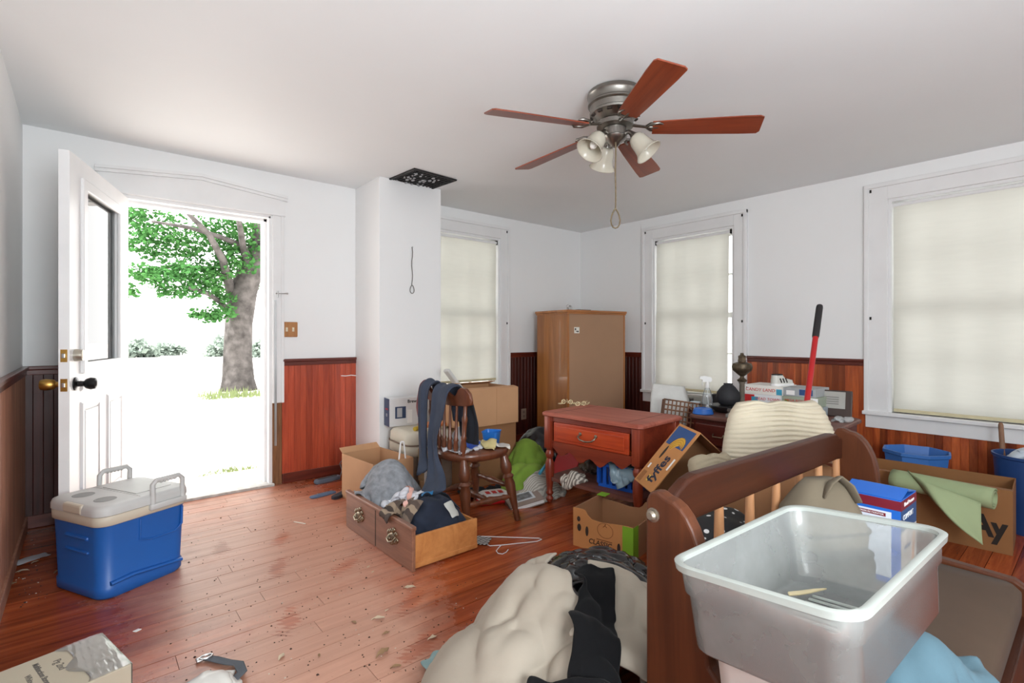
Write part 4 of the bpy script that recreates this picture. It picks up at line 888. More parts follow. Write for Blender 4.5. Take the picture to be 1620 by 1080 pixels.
MB().loft([rrect(.02, .19, .064, .031, 0, 0), rrect(.045, .18, .066, .032, -.004, 0), rrect(.06, .11, .062, .03, -.036, 0), rrect(.085, .085, .056, .027, -.046, 0), rrect(.088, .07, .042, .02, -.046, 0), rrect(.06, .07, .036, .017, -.046, 0)]).build('upper', m_shw, sh, True, angle=60)
for k in range(3): MB().at((-.02 + .026 * k, 0, .0), (0, R(-25), 0)).box(-.005, .005, -.0345, .0345, .03, .066).build('stripe', m_blk, sh)
MB().rloft([(.084, .088, .058, .028, -.046, 0), (.092, .086, .057, .028, -.046, 0), (.092, .072, .044, .021, -.046, 0), (.084, .072, .044, .021, -.046, 0)], cap0=False, cap1=False, k=6).build('collar', m_blk, sh, True)
# picture board standing at the back, red-handled tool
p = at(1312, 648, X=3.62); pb = empty('framed_card', (p.x, p.y, DZT + .001), 0, 'grey printed card in a dark frame propped against wainscot', 'picture', rot=(0, R(10), R(6)))
MB().box(-.006, .012, -.12, .10, 0, .165, .004).build('frame', M('dark_frame', S(60, 44, 38), .5), pb); MB().box(-.009, -.0055, -.085, .10, .05, .155).build('card', M('grey_card', S(166, 164, 158), .6, var=.08), pb)
m_pl = M('pale_print_line', S(120, 118, 114), .6, var=0)
for k in range(4): MB().box(-.0105, -.0088, -.05, .06, .075 + .014 * k, .081 + .014 * k).build('print_line', m_pl, pb)
e = cloth_obj('crumpled_wrap', GLASS('cling_wrap', (.9, .93, .95, 1), 1.4, 1.5, .12, .3), HF(3.1, 3.8, .8, 1.4).box(3.4, 1.1, .9, .9, DZT), (3.44, 1.03), (.16, .16), .6, seed=5, steps=40, bend=.02, amp=.02, label='crumpled clear wrap below the framed card on desk', cat='wrapper', res=.012, th=0)
t0 = at(1297, 482, d=3.15); b0 = at(1276, 640, d=2.83); ax = (t0 - b0)
b0 = b0 - ax * .75
rod = empty('red_handled_tool', b0, 0, 'long red tool handle with black rubber grip leaning behind ribbed cushion', 'tool'); ax = t0 - b0
MB().turned((0, 0, 0), ax * .84, [(0, .0155), (1, .0155)], 14).build('handle_tube', M('red_enamel', S(176, 30, 34), .35, var=.1), rod, True)
MB().turned(ax * .80, ax, [(0, .0175), (.05, .0195), (.9, .0195), (.97, .017), (1, .008)], 14).build('grip', M('black_rubber', S(34, 32, 34), .6), rod, True)
MB().turned(ax * .0, ax * .05, [(0, .022), (1, .018)], 12).build('ferrule', m_blackmetal, rod, True)
# bits along the back of the desk
for px, X, s, nm, lab, mt in [(1090, 3.5, (.10, .07, .04), 'tin', 'flat dark tin at the back of desk behind the lid', M('dark_tin', S(70, 66, 62), .5, .4)), (1132, 3.52, (.06, .05, .085), 'box', 'small black box behind the spray bottle', M('black_card', S(40, 40, 42), .6)), (1168, 3.12, (.10, .13, .022), 'book', 'grey paperback lying on the desk edge by the cushion', M('grey_book', S(130, 128, 122), .6)), (1105, 3.55, (.08, .18, .055), 'box', 'pale grey carton at back of desk under the sill', M('pale_carton', S(150, 146, 136), .7))]:
    p = onX(px, X); o = MB().box(-s[0] / 2, s[0] / 2, -s[1] / 2, s[1] / 2, 0, s[2], .005).build(nm, mt); o.location = p; o.rotation_euler = (0, 0, R(12)); tag(o, lab, nm)
p = onX(1165, 3.24)
e = empty('bowl', (p.x - .03, p.y, p.z + .0215), 0, 'small grey bowl lying beside the lamp foot', 'bowl'); MB().lathe([(0, 0), (.03, 0), (.05, .025), (.054, .04), (.05, .04), (.03, .008), (0, .008)], 20, False, False).build('bowl_shell', M('grey_stoneware', S(110, 106, 100), .5), e, True, angle=60)
e.location = (p.x - .0, p.y + .02, p.z)

# wicker hamper panel and white bag between the end table and the desk
def wicker(name, loc, rz, tilt, sx, sz, label):
    r = empty(name, loc, 0, label, 'basket', rot=(tilt, 0, rz)); m = M('brown_wicker', S(120, 82, 58), .7, var=.3, vs=30); fr = M('wicker_frame', S(92, 62, 44), .6, var=.2)
    d = .07; g = MB(); n = 10; mz = 9
    for i in range(n + 1):
        x = -sx / 2 + sx * i / n; g.tube([(x, .003 * (-1) ** i, 0), (x, -.003 * (-1) ** i, sz / 2), (x, .003 * (-1) ** i, sz)], .005, 5)
    for j in range(mz + 1):
        z = sz * j / mz; g.tube([(-sx / 2 + sx * i / n, .004 * (-1) ** (i + j), z) for i in range(n + 1)], .0055, 5)
    g.box(-sx / 2, sx / 2, 0, d, 0, .008).box(-sx / 2, -sx / 2 + .006, 0, d, 0, sz).box(sx / 2 - .006, sx / 2, 0, d, 0, sz)
    tag(g.build('woven_panel', m, r), kind='stuff')
    MB().tube([(-sx / 2, 0, 0), (-sx / 2, 0, sz), (sx / 2, 0, sz), (sx / 2, 0, 0)], .009, 8, True).build('rim', fr, r, True); return r
hm = wicker('wicker_basket', (3.055, 1.865, .386), R(-40), R(-8), .27, .30, 'open weave brown wicker basket tipped behind the red end table')
hm.rotation_euler = (R(-6), R(8), R(-44))
hfb = HF(2.8, 3.8, 1.6, 2.4).box(3.22, 1.99, .28, .34, .58, R(20))
e = MB().loft([rrect(.0, .20, .24, .02), rrect(.28, .22, .26, .02), rrect(.38, .14, .22, .02, .02, .02)]).build('paper_sack', M('white_paper_sack', S(196, 196, 192), .6, var=.1, vs=10, bump=.6, bs=12), None, True); e.location = (3.27, 2.10, .3865); e.rotation_euler = (R(4), R(4), R(28)); tag(e, 'crumpled white paper sack standing behind the wicker basket', 'bag')
e = MB().box(-.2, .2, -.22, .22, 0, .385, .005).build('carton', M('plain_cardboard', S(150, 112, 80), .85)); e.location = (3.22, 2.02, 0); e.rotation_euler = (0, 0, R(8)); tag(e, 'cardboard carton on floor under the white paper sack', 'box')
# brass ornament on the end table
p = at(908, 641, z=.6195); og = MB(); m_orn = M('cream_brass', S(206, 188, 150), .4, .5, var=.3, vs=60)
for k in range(9):
    x = -.10 + .025 * k; y = .016 * math.sin(k * 2.1); z = .013 + .018 * max(0, math.sin(k * .8)) 
    og.at((x, y, z), (R(90) * (k % 2), R(40 * k), 0)); q = [(.014 * math.cos(2 * math.pi * j / 10), .014 * math.sin(2 * math.pi * j / 10), 0) for j in range(10)]; og.tube(q, .0038, 6, True); og.ball((0, 0, 0), .007, 6)
og.at()
og.tube([(-.10 + .02 * k, .016 * math.sin(k * 2.1), .012 + .018 * max(0, math.sin(k * .8))) for k in range(11)], .003, 6)
e = og.build('brass_ornament', m_orn, None, True); e.location = p; e.rotation_euler = (0, 0, AZ * -1); tag(e, 'cream and brass garland of rings on the end table', 'ornament')
# bits on the tall chest
p = at(905, 489, z=1.386); e = MB().rloft([(0, .05, .04, .012), (.012, .055, .044, .014), (.03, .05, .04, .012)]).tube([(-.03, 0, .02), (-.04, 0, .04), (-.02, 0, .05)], .005, 6).ball((.012, 0, .034), .016, 8).build('small_figurine', M('white_black_china', S(190, 190, 190), .3, var=.8, vs=40), None, True, angle=60); e.location = (p.x + .05, p.y + .08, 1.386); tag(e, 'tiny white and black china figure on the tall chest', 'figurine')
e = MB().box(-.08, .08, -.03, .03, 0, .008, .002).build('dark_ruler', M('dark_plastic_bar', S(50, 46, 44), .5)); e.location = (3.86, 3.45, 1.386); e.rotation_euler = (0, 0, R(-10)); tag(e, 'flat dark strip lying on top of the tall chest', 'strip')
# ================================================================ CLUTTER
m_card = M('cardboard_tan', S(186, 142, 104), .85, var=.08, vs=4); m_cardd = M('cardboard_brown', S(150, 106, 70), .85, var=.1, vs=4); m_cardi = M('cardboard_inside', S(160, 116, 82), .9, var=.1, vs=4); m_cardo = M('cardboard_orange', S(190, 132, 78), .8, var=.1, vs=4)
FR = (R(90), 0, R(-90))          # lettering on a face looking to local -x
FY_ = (R(90), 0, 0)              # lettering on a face looking to local -y
def open_box(name, loc, rz, sx, sy, h, mat, label, cat='box', inner=None, t=.005, flaps=(), rot=None):
    r = empty(name, loc, rz, label, cat, rot=rot); b = MB()
    b.box(-sx / 2, -sx / 2 + t, -sy / 2, sy / 2, 0, h).box(sx / 2 - t, sx / 2, -sy / 2, sy / 2, 0, h).box(-sx / 2 + t, sx / 2 - t, -sy / 2, -sy / 2 + t, 0, h).box(-sx / 2 + t, sx / 2 - t, sy / 2 - t, sy / 2, 0, h).box(-sx / 2 + t, sx / 2 - t, -sy / 2 + t, sy / 2 - t, 0, t)
    b.build('carton_body', mat, r)
    for side, L, a in flaps:     # a: degrees outwards from upright
        w = sy - .01 if side in 'xX' else sx - .01
        f = MB().box(-t / 2, t / 2, -w / 2, w / 2, 0, L).build('flap', mat, r)
        if side in 'xX':
            s = 1 if side == 'x' else -1; f.location = (s * (sx / 2 - t / 2), 0, h - .001); f.rotation_euler = (0, R(a) * s, 0)
        else:
            s = 1 if side == 'y' else -1; f.location = (0, s * (sy / 2 - t / 2), h - .001); f.rotation_euler = (0, R(a), R(90) * s)
    return r
def closed_box(name, loc, rz, sx, sy, h, mat, label, cat='box', tape=None, bv=.004):
    r = empty(name, loc, rz, label, cat); MB().box(-sx / 2, sx / 2, -sy / 2, sy / 2, 0, h, bv).build('carton_body', mat, r)
    if tape: MB().box(-sx / 2 - .0005, sx / 2 + .0005, -.025, .025, h - .001, h + .0008).build('tape', tape, r)
    return r
m_tape = M('brown_parcel_tape', S(170, 128, 88), .3, var=.1)

# ---- open carton with orange sticker, stack beside the chimney
ob = open_box('open_carton', (1.545, 3.27, 0), R(4), .30, .44, .305, m_card, 'open tan carton with an orange round sticker behind the clothes-filled drawer', flaps=(('y', .06, 60),), inner=m_cardi)
MB().at((.08, -.2205, .215), (R(90), 0, 0)).lathe([(.0, 0), (.026, 0), (.026, .001), (0, .001)], 20, False, False).build('orange_sticker', M('orange_sticker', S(236, 98, 26), .5, var=0), ob)
m_cream = M('cream_vinyl', S(206, 200, 182), .45, var=.06); m_taupe = FABRIC('taupe_base', S(128, 112, 98))
cs = empty('vanity_case', (1.955, 3.37, 0), R(-4), 'cream rounded vinyl case on taupe base stacked beside the chimney breast', 'case')
MB().rloft([(0, .34, .34, .04), (.02, .36, .36, .05), (.26, .37, .37, .06)], k=6).build('base', m_taupe, cs, True, angle=60)
MB().rloft([(.26, .36, .36, .06), (.275, .40, .40, .08), (.33, .405, .405, .09), (.345, .395, .395, .085), (.352, .40, .40, .09), (.41, .395, .395, .09), (.432, .36, .36, .08), (.438, .30, .30, .07)], k=7).build('cushioned_top', m_cream, cs, True, angle=60)
MB().tube([rrect(.348, .408, .408, .09, k=6)[i] for i in range(28)], .006, 6, True).build('piping', m_taupe, cs, True)
m_pbox = M('appliance_box_white', S(214, 214, 214), .5, var=.05); m_pnavy = M('appliance_box_navy', S(44, 64, 96), .5, var=.05)
pb_ = empty('appliance_box', (1.895, 3.545, .439), R(-8), 'white and navy coffee maker box standing on the cream case', 'box')
MB().box(-.13, .13, -.05, .07, 0, .215, .003).build('carton_body', m_pbox, pb_); MB().box(-.1312, -.13, -.05, .07, .002, .213).build('navy_end', m_pnavy, pb_)
text(pb_, 'Brew', .034, (.05, -.0506, .185), FY_, m_blk, 'title', bold=.001); MB().box(-.085, .0, -.0512, -.05, .06, .15).build('picture_print', m_pnavy, pb_)
MB().box(-.07, -.03, -.0518, -.051, .07, .14).build('machine_print', M('grey_print', S(170, 172, 176), .4, var=0), pb_); MB().box(.01, .05, -.054, -.05, .02, .12, .002).build('white_label', m_whp, pb_)
text(pb_, 'COFFEE', .018, (-.1318, .01, .13), FR, m_red, 'red_lettering'); text(pb_, '12', .03, (-.1318, .01, .085), FR, m_whp, 'white_lettering')
zc = .4385
for i, (dx, dy, sx, sy, h, col, lab) in enumerate([(-.02, -.10, .20, .14, .022, S(206, 196, 170), 'cream paperback lying on the cream case beside the chair'), (.0, -.095, .19, .13, .02, S(196, 120, 70), 'orange brown paperback on the cream one beside the chair')]):
    e = MB().box(-sx / 2, sx / 2, -sy / 2, sy / 2, 0, h, .003).build('paperback', M('cover_%d' % i, col, .5, var=.1)); e.location = (1.99 + dx, 3.36 + dy, zc); e.rotation_euler = (0, 0, R(20 - 24 * i)); zc += h + .0008; tag(e, lab, 'book')
e = MB().rloft([(-.055, .03, .03, .0149), (.05, .036, .036, .0179), (.055, .02, .02, .0099)], k=4).build('yellow_bottle', M('mustard_plastic', S(196, 166, 50), .4)); e.rotation_euler = (0, R(90), R(30)); e.location = (1.87, 3.27, .457); tag(e, 'small mustard yellow bottle lying on the cream case', 'bottle')
m_wire = M('white_wire', (.8, .8, .8, 1), .45, var=0)
wf = MB()
for a, b in (((0, 0, 0), (.04, .0, .40)), ((.10, .0, 0), (.06, 0, .40)), ((.04, 0, .40), (.06, 0, .40)), ((.015, 0, .16), (.088, 0, .12)), ((.02, 0, .20), (.080, 0, .17))): wf.tube([a, b], .006, 6)
e = wf.build('white_stand', m_wire); e.location = (1.60, 3.12, .006); e.rotation_euler = (R(-6), 0, R(-30)); tag(e, 'white plastic folding stand leaning inside the open carton', 'stand')
e = MB().tube([(0, 0, 0), (.004, 0, .33)], .006, 6).tube([(.03, 0, 0), (.0, 0, .30)], .004, 6).build('white_rod', m_wire); e.location = (1.80, 3.06, .001); tag(e, 'white plastic rod standing between the open carton and the chair', 'rod')
fr = empty('gilt_frame', (1.865, 3.145, .0), R(-20), 'small gilt oval picture frame propped against the taupe case base', 'picture frame'); MB().box(-.06, .06, 0, .016, .10, .33, .004).build('frame_back', M('tan_frame', S(186, 158, 120), .6), fr)
MB().tube([(.032 * math.cos(2 * math.pi * k / 18), -.003, .215 + .05 * math.sin(2 * math.pi * k / 18)) for k in range(18)], .006, 6, True).build('oval_moulding', M('old_gilt', S(150, 120, 60), .4, .7, var=.3, vs=60), fr, True); MB().box(-.05, .05, -.01, .03, 0, .10, .004).build('foot', M('tan_frame', S(186, 158, 120), .6), fr)

# ---- two moving cartons and a leaning board
closed_box('moving_carton', (2.36, 3.235, 0), R(1), .50, .40, .455, m_cardd, 'lower brown moving carton behind the chair, under the bigger one', tape=m_tape)
uc = open_box('moving_carton', (2.335, 3.205, .4565), R(-2), .54, .40, .275, m_card, 'big tan moving carton on top of another behind the chair', flaps=(('Y', .05, -80), ('y', .10, -75)))
MB().at((.0, 0, 0)).box(.06, .0615, -.2008, -.1995, 0, .275).build('carton_seam', m_cardd, uc); MB().box(.268, .2708, .0, .10, .06, .16).build('tape', m_tape, uc)
e = MB().box(-.015, .015, -.04, .04, -.13, .13, .012).build('skirting_offcut', M('offcut_white_paint', S(200, 200, 196), .5)); e.location = (2.28, 3.53, .94); e.rotation_euler = (R(-4), R(-38), R(0)); tag(e, 'white painted board leaning over the moving cartons by window', 'board')
e.location = at(720, 604, Y=3.36)

# ---- clothes in the drawer
m_fleece = FABRIC('grey_fleece', S(142, 145, 150), .35, 90, bump=1.0, vs=26); m_wplastic = M('white_film', S(206, 206, 212), .3, var=.06); m_navy2 = FABRIC('navy_cloth', S(48, 54, 68), .25, 500); m_denim = FABRIC('dark_denim', S(40, 46, 60), .3, 600)
def striped(name, cols, scale, axis=0, rough=.9):
    t = NT(name); c = t.new('ShaderNodeTexCoord').outputs['Object']; s = t.new('ShaderNodeSeparateXYZ'); t.link(c, s.inputs[0])
    n = t.noise(5, c, 3); v = t.math('ADD', t.math('MULTIPLY', s.outputs[axis], scale), t.math('MULTIPLY', n, .6)); f = t.math('FRACT', v)
    k = len(cols); stops = []
    for i, cc in enumerate(cols): stops += [(i / k + .01, cc), ((i + 1) / k - .01, cc)]
    t.set(Base_Color=t.ramp(f, stops), Roughness=rough); t.bump(t.noise(400, c, 2), .2, .001); return t.m
m_strip = striped('brown_striped_towel', [S(112, 96, 84), S(70, 58, 52), S(150, 132, 112), S(84, 70, 62)], 11)
hd = HF(1.0, 1.9, 2.0, 3.1).box(1.385, 2.54, .40, .78, .03).box(1.20, 2.54, .03, .79, .215).box(1.385, 2.165, .40, .02, .165).box(1.385, 2.915, .40, .02, .165).box(1.585, 2.54, .02, .78, .155)
hd.dome(1.385, 2.76, .165, .16, .37).dome(1.40, 2.5, .15, .2, .22).dome(1.42, 2.32, .16, .15, .24)
cloth_obj('fleece_blanket', m_fleece, hd, (1.375, 2.75), (.54, .52), .60, R(20), .017, seed=3, fold=(0.012, 14.), label='fluffy grey fleece blanket heaped in the far end of the drawer', cat='blanket', th=.012, amp=.03, bend=.15, eps=.012)
cloth_obj('denim_jacket', m_denim, hd, (1.41, 2.30), (.48, .40), .64, R(15), .016, seed=21, fold=(0.0252, 5.), ymin=2.178, label='dark denim jacket crumpled in the near end of the drawer', cat='jacket', th=.006, amp=.035)
cloth_obj('navy_sweatshirt', m_navy2, hd, (1.48, 2.42), (.34, .26), .66, R(80), .016, seed=25, fold=(0.018, 5.), ymin=2.178, label='navy sweatshirt bunched below the hanging trousers', cat='sweatshirt', th=.006)
cloth_obj('striped_towel', m_strip, hd, (1.27, 2.45), (.46, .40), .66, R(70), .015, seed=8, fold=(0.0216, 5.), label='brown and tan striped towel hanging over the drawer front', cat='towel', th=.006)
cloth_obj('plastic_bag', m_wplastic, hd, (1.40, 2.555), (.44, .30), .60, R(-55), .014, seed=12, fold=(0.018, 5.), label='translucent white plastic bag with pink edge between fleece and towel', cat='bag', th=.002, bend=.03)
cloth_obj('pink_hem', M('pink_film', S(222, 170, 156), .4, var=.05), hd, (1.36, 2.49), (.34, .03), .85, R(55), .014, seed=14, fold=(0.003, 5.), label='pale pink ribbon edge lying across striped towel', cat='ribbon', th=.002)
def on(hf, x, y, e=.002): return float(hf.h(np.array([x]), np.array([y]))[0]) + e
e = cloth_obj('cloth_label', M('pale_label_cloth', S(186, 186, 180), .7), hd, (1.47, 2.22), (.07, .09), .95, R(20), .012, seed=5, fold=(0.0042, 5.), label='pale square label on dark denim at the drawer corner', cat='label', th=.002, amp=.004, steps=60)
e = cloth_obj('blue_scrap', M('blue_scrap', S(36, 110, 160), .7), hd, (1.40, 2.36), (.05, .07), .95, R(50), .012, seed=6, fold=(0.003, 5.), label='small bright blue scrap on the dark denim jacket', cat='scrap', th=.002, amp=.004, steps=60)

# ---- trousers over the chair back
CM = Matrix.Translation((1.82, 2.56, 0))
def strip(name, path, wid, th, mat, label, cat, seed, folds=1.4, amp=.012, n=26, m=46, wdir=(0, 1, 0)):
    ctrl = [Vector(p) for p in path]; t = np.linspace(0, len(ctrl) - 1, m); rs = np.random.RandomState(seed); ph = rs.rand(6) * 6.28; rings = []
    def cr_(u):
        i = int(min(u, len(ctrl) - 1.0001)); f = u - i; p = [ctrl[max(0, min(len(ctrl) - 1, i + k))] for k in (-1, 0, 1, 2)]
        return .5 * ((2 * p[1]) + (-p[0] + p[2]) * f + (2 * p[0] - 5 * p[1] + 4 * p[2] - p[3]) * f * f + (-p[0] + 3 * p[1] - 3 * p[2] + p[3]) * f ** 3)
    wx = np.interp(t, np.linspace(0, len(ctrl) - 1, len(wid)), wid)
    for k, u in enumerate(t):
        p = cr_(u); tg = (cr_(min(u + .05, len(ctrl) - 1)) - cr_(max(u - .05, 0))).normalized(); W_ = Vector(wdir); W_ = (W_ - tg * W_.dot(tg)).normalized(); N = tg.cross(W_).normalized(); s = k / m
        ring = []
        for j in range(n):
            a = 2 * math.pi * j / n; c, sn = math.cos(a), math.sin(a); w = c * wx[k]
            off = amp * math.sin(folds * 3.1 * c + ph[0] + 2.2 * math.sin(s * 5 + ph[1])) + amp * .6 * math.sin(folds * 5.3 * c + ph[2] + s * 7)
            ring.append(tuple(p + W_ * w + N * (sn * th + off * (1 - abs(c) ** 6))))
        rings.append(ring)
    o = MB().loft(rings).build(name, mat, None, True, angle=180); sub(o); return tag(o, label, cat)
m_trou = FABRIC('slate_trousers', S(60, 67, 82), .2, 600)
def C3(*ps): return [CM @ Vector(p) for p in ps]
wd_ = tuple(CM.to_3x3() @ Vector((0, 1, 0)))
tr_ = empty('trousers', (1.6, 2.6, 0), 0, 'slate grey trousers slung over the chair back, legs trailing into drawer', 'trousers'); o3 = Vector((-1.6, -2.6, 0))
for nm, pth, w, sd_ in (('trouser_leg', C3((-.12, .16, .60), (-.125, .16, .72), (-.14, .16, .825), (-.185, .155, .85), (-.232, .155, .805), (-.245, .15, .68), (-.25, .14, .52), (-.26, .12, .40), (-.30, .06, .32)), [.05, .055, .06, .06, .055, .05, .045, .04, .05], 3),
                        ('trouser_leg', C3((-.115, -.07, .62), (-.12, -.06, .72), (-.14, -.05, .82), (-.19, -.045, .838), (-.235, -.04, .80), (-.245, -.02, .68), (-.25, .02, .54), (-.26, .0, .42), (-.30, -.08, .32), (-.38, -.18, .26)), [.07, .08, .085, .085, .08, .065, .045, .05, .075, .09], 7)):
    e = strip(nm, pth, w, .011, m_trou, None, None, sd_, 1.2, .008, wdir=wd_); e.parent = tr_; e.location = o3
e = strip('dark_jacket', C3((-.09, -.13, .50), (-.10, -.13, .62), (-.115, -.12, .74), (-.13, -.11, .79)), [.09, .10, .08, .06], .010, FABRIC('charcoal_cloth', S(40, 42, 48)), 'charcoal jacket hanging inside the chair back behind the spindles', 'jacket', 11, 2.2, .006, wdir=wd_)
strip('maroon_strap', C3((-.20, .245, .60), (-.205, .255, .68), (-.20, .25, .76), (-.195, .23, .83), (-.16, .225, .845)), [.03, .035, .025, .014, .012], .008, FABRIC('maroon_satin', S(110, 28, 36), .3, 200, .5), 'dark red satin strap over the far ear of the chair back', 'strap', 5, 2, .005, wdir=wd_)

# ---- things on the chair seat (top z .45)
p = at(776, 702, z=.452)
m_bin = M('small_bin_blue', S(36, 108, 190), .4, var=.05)
e = MB().rloft([(0, .085, .075, .012), (.004, .09, .08, .014), (.075, .108, .098, .018), (.082, .116, .106, .02), (.085, .116, .106, .02), (.082, .106, .096, .018), (.006, .084, .074, .012)], k=4).build('small_blue_bin', m_bin, None, True, angle=50); e.location = (p.x, p.y - .01, .4515); e.rotation_euler = (0, 0, R(35)); tag(e, 'small bright blue plastic bin on the front of the chair seat', 'bin')
hc_ = HF(1.5, 2.2, 2.1, 2.8).box(1.82, 2.56, .42, .44, .451).dome(1.755, 2.55, .09, .13, .57)
cloth_obj('white_bag', M('white_crumple', S(196, 196, 200), .5, var=.1), hc_, (1.755, 2.52), (.44, .40), .52, R(10), .014, seed=31, fold=(0.0156, 5.), label='crumpled white and blue carrier bag on the chair seat', cat='bag', th=.002, bend=.03)
cloth_obj('paper_scrap', M('paper_scrap', S(206, 200, 190), .7), hc_, (1.94, 2.41), (.13, .09), .8, R(-30), .012, seed=33, fold=(0.0054, 5.), label='folded pale paper scrap on the chair seat beside blue bin', cat='paper', th=.002, amp=.012)
e = cloth_obj('work_glove', FABRIC('straw_cloth', S(196, 180, 130)), hc_, (1.86, 2.41), (.12, .10), .6, R(50), .012, seed=35, fold=(0.006, 5.), label='crumpled straw coloured glove by the chair post', cat='glove', th=.004, amp=.02)
e = cloth_obj('blue_packet', M('blue_packet', S(40, 70, 150), .4), hc_, (1.76, 2.44), (.10, .07), .8, R(20), .012, seed=36, fold=(0.0042, 5.), label='small dark blue packet on the white carrier bag', cat='packet', th=.002, amp=.012)

# ---- floor clutter between chair and end table
hz_ = HF(1.8, 3.4, 2.0, 3.5).box(2.36, 3.235, .50, .40, .74).box(2.7, 2.15, .42, .66, .155, R(4.5))
hz_.dome(2.86, 3.02, .22, .20, .36)
cloth_obj('black_bag', M('black_vinyl', S(26, 26, 30), .25, var=.1), hz_, (2.84, 3.0), (.56, .50), .66, R(20), .02, seed=41, fold=(0.026, 5.), label='shiny black vinyl bag slumped before the dark wainscot', cat='bag', th=.006, bend=.1)
hz_.dome(2.60, 2.90, .12, .12, .31).dome(2.45, 2.72, .15, .13, .15)
closed_box('brown_carton', (3.17, 2.98, 0), R(-8), .30, .28, .30, m_cardd, 'brown carton at the foot of the tall chest behind the black bag')
hz_.box(3.17, 2.98, .32, .30, .30, R(-8))
cloth_obj('green_cloth', FABRIC('lime_cloth', S(124, 156, 62), .18, 300), hz_, (2.53, 2.80), (.74, .52), .64, R(35), .02, seed=43, fold=(.04, 3.5, .9), label='lime green cloth heaped on the floor behind the chair', cat='cloth', th=.006, amp=.04)
cloth_obj('dark_garment', FABRIC('black_jersey', S(36, 36, 40)), hz_, (2.18, 2.88), (.5, .36), .6, R(-10), .02, seed=44, fold=(0.0216, 5.), label='black jersey garment on the floor under the chair seat', cat='garment', th=.006)
hz_.dome(2.50, 2.60, .12, .09, .10)
cloth_obj('striped_cloth', striped('grey_ticking', [S(190, 186, 176), S(150, 146, 138)], 80, 1), hz_, (2.46, 2.61), (.46, .30), .60, R(15), .017, seed=45, fold=(0.0156, 5.), label='grey and cream striped cloth crumpled beside the photo book', cat='cloth', th=.005, amp=.03)
e = empty('red_folder', (2.80, 2.66, .17), 0, 'bright red folder leaning between green cloth and end table leg', 'folder', rot=(R(-4), R(-40), R(20))); MB().box(-.14, .14, -.10, .10, .004, .014, .003).build('cover', M('red_card', S(176, 30, 36), .45, var=.05), e); MB().box(-.135, .135, -.098, .09, .0, .004).build('papers', m_whp, e)
e = MB().tube([(-.11, 0, 0), (.10, 0, 0)], .011, 8).build('blue_tube', M('teal_tube', S(60, 140, 170), .4)); p = at(864, 735, d=3.55); e.location = p; e.rotation_euler = (0, R(-20), R(20)); tag(e, 'teal plastic tube on the green cloth by table leg', 'tube')
bk = empty('photo_book', (2.26, 2.555, .012), 0, 'grey photo book with a picture on its cover, tilted on the floor', 'book', rot=(R(10), R(-10), R(-22)))
MB().box(-.12, .12, -.095, .095, 0, .006, .002).box(-.12, .12, -.095, .095, .03, .036, .002).box(-.12, -.112, -.095, .095, 0, .036, .002).build('cover', M('taupe_cover', S(140, 124, 116), .4, var=.1), bk)
MB().box(-.112, .116, -.09, .09, .006, .03).build('page_block', m_whp, bk); MB().box(-.06, .075, -.05, .055, .036, .037).build('photo', M('photo_paper', S(196, 202, 208), .3, var=.1, vs=14), bk); MB().box(-.045, .06, -.035, .04, .0368, .0376).build('photo_image', M('photo_tones', S(120, 124, 130), .3, var=.7, vs=30), bk)
rw = empty('printed_bag', (2.13, 2.72, .001), R(-20), 'red and white printed packet on floor under the chair', 'packet')
MB().rloft([(0, .20, .11, .03), (.02, .24, .15, .05), (.05, .23, .14, .05), (.07, .16, .08, .03)], k=5).build('packet_body', M('white_packet', S(214, 212, 210), .4, var=.08), rw, True, angle=180)
MB().rloft([(.001, .21, .12, .03, 0, -.012), (.018, .245, .155, .05, 0, -.012), (.034, .24, .15, .05, 0, -.012), (.036, .20, .10, .04, 0, -.01)], k=5).build('red_band', M('red_packet', S(196, 28, 34), .4, var=.05), rw, True, angle=180)
for k in range(3): MB().box(-.06 + .045 * k, -.03 + .045 * k, -.05, .0, .0695, .0715).build('red_mark', m_red, rw)
# under and on the lower shelf of the end table (shelf top z .178)
hs = HF(2.2, 3.2, 1.6, 2.7, .01).box(2.655, 2.135, .46, .70, .179, R(4.5))
bb = empty('blue_crate', (2.63, 1.985, .1795), R(8), 'deep blue plastic crate on the lower shelf of end table', 'crate'); m_bc = M('crate_blue', S(20, 84, 180), .4, var=.05)
b = MB(); L_, W_, hh = .24, .26, .13
for k in range(7):
    y = -W_ / 2 + W_ * k / 6; b.box(-L_ / 2, -L_ / 2 + .008, y - .012, y + .012, .02, hh)
    x = -L_ / 2 + L_ * k / 6
    b.box(x - .010, x + .010, -W_ / 2, -W_ / 2 + .008, .02, hh).box(x - .010, x + .010, W_ / 2 - .008, W_ / 2, .02, hh)
b.box(-L_ / 2, L_ / 2, -W_ / 2, W_ / 2, 0, .02).box(-L_ / 2 - .005, L_ / 2 + .005, -W_ / 2 - .005, -W_ / 2 + .008, hh, hh + .016).box(-L_ / 2 - .005, L_ / 2 + .005, W_ / 2 - .008, W_ / 2 + .005, hh, hh + .016).box(-L_ / 2 - .005, -L_ / 2 + .008, -W_ / 2, W_ / 2, hh, hh + .016).box(L_ / 2 - .008, L_ / 2 + .005, -W_ / 2, W_ / 2, 0, hh + .016)
b.build('crate_body', m_bc, bb)
hs.box(2.63, 1.985, .25, .27, .31, R(8))
cloth_obj('satin_cloth', M('blue_grey_satin', S(140, 166, 180), .25, var=.1), hs, (2.58, 1.93), (.30, .32), .62, R(15), .014, seed=51, fold=(0.018, 5.), label='pale blue grey satin cloth spilling over the blue crate', cat='cloth', th=.003)
cloth_obj('patterned_cloth', striped('blue_white_print', [S(30, 80, 180), S(30, 80, 180), S(220, 226, 236)], 40, 1), hs, (2.48, 1.86), (.20, .20), .7, R(30), .013, seed=52, fold=(0.012, 5.), label='blue and white spotted cloth hanging from the shelf edge', cat='cloth', th=.003)
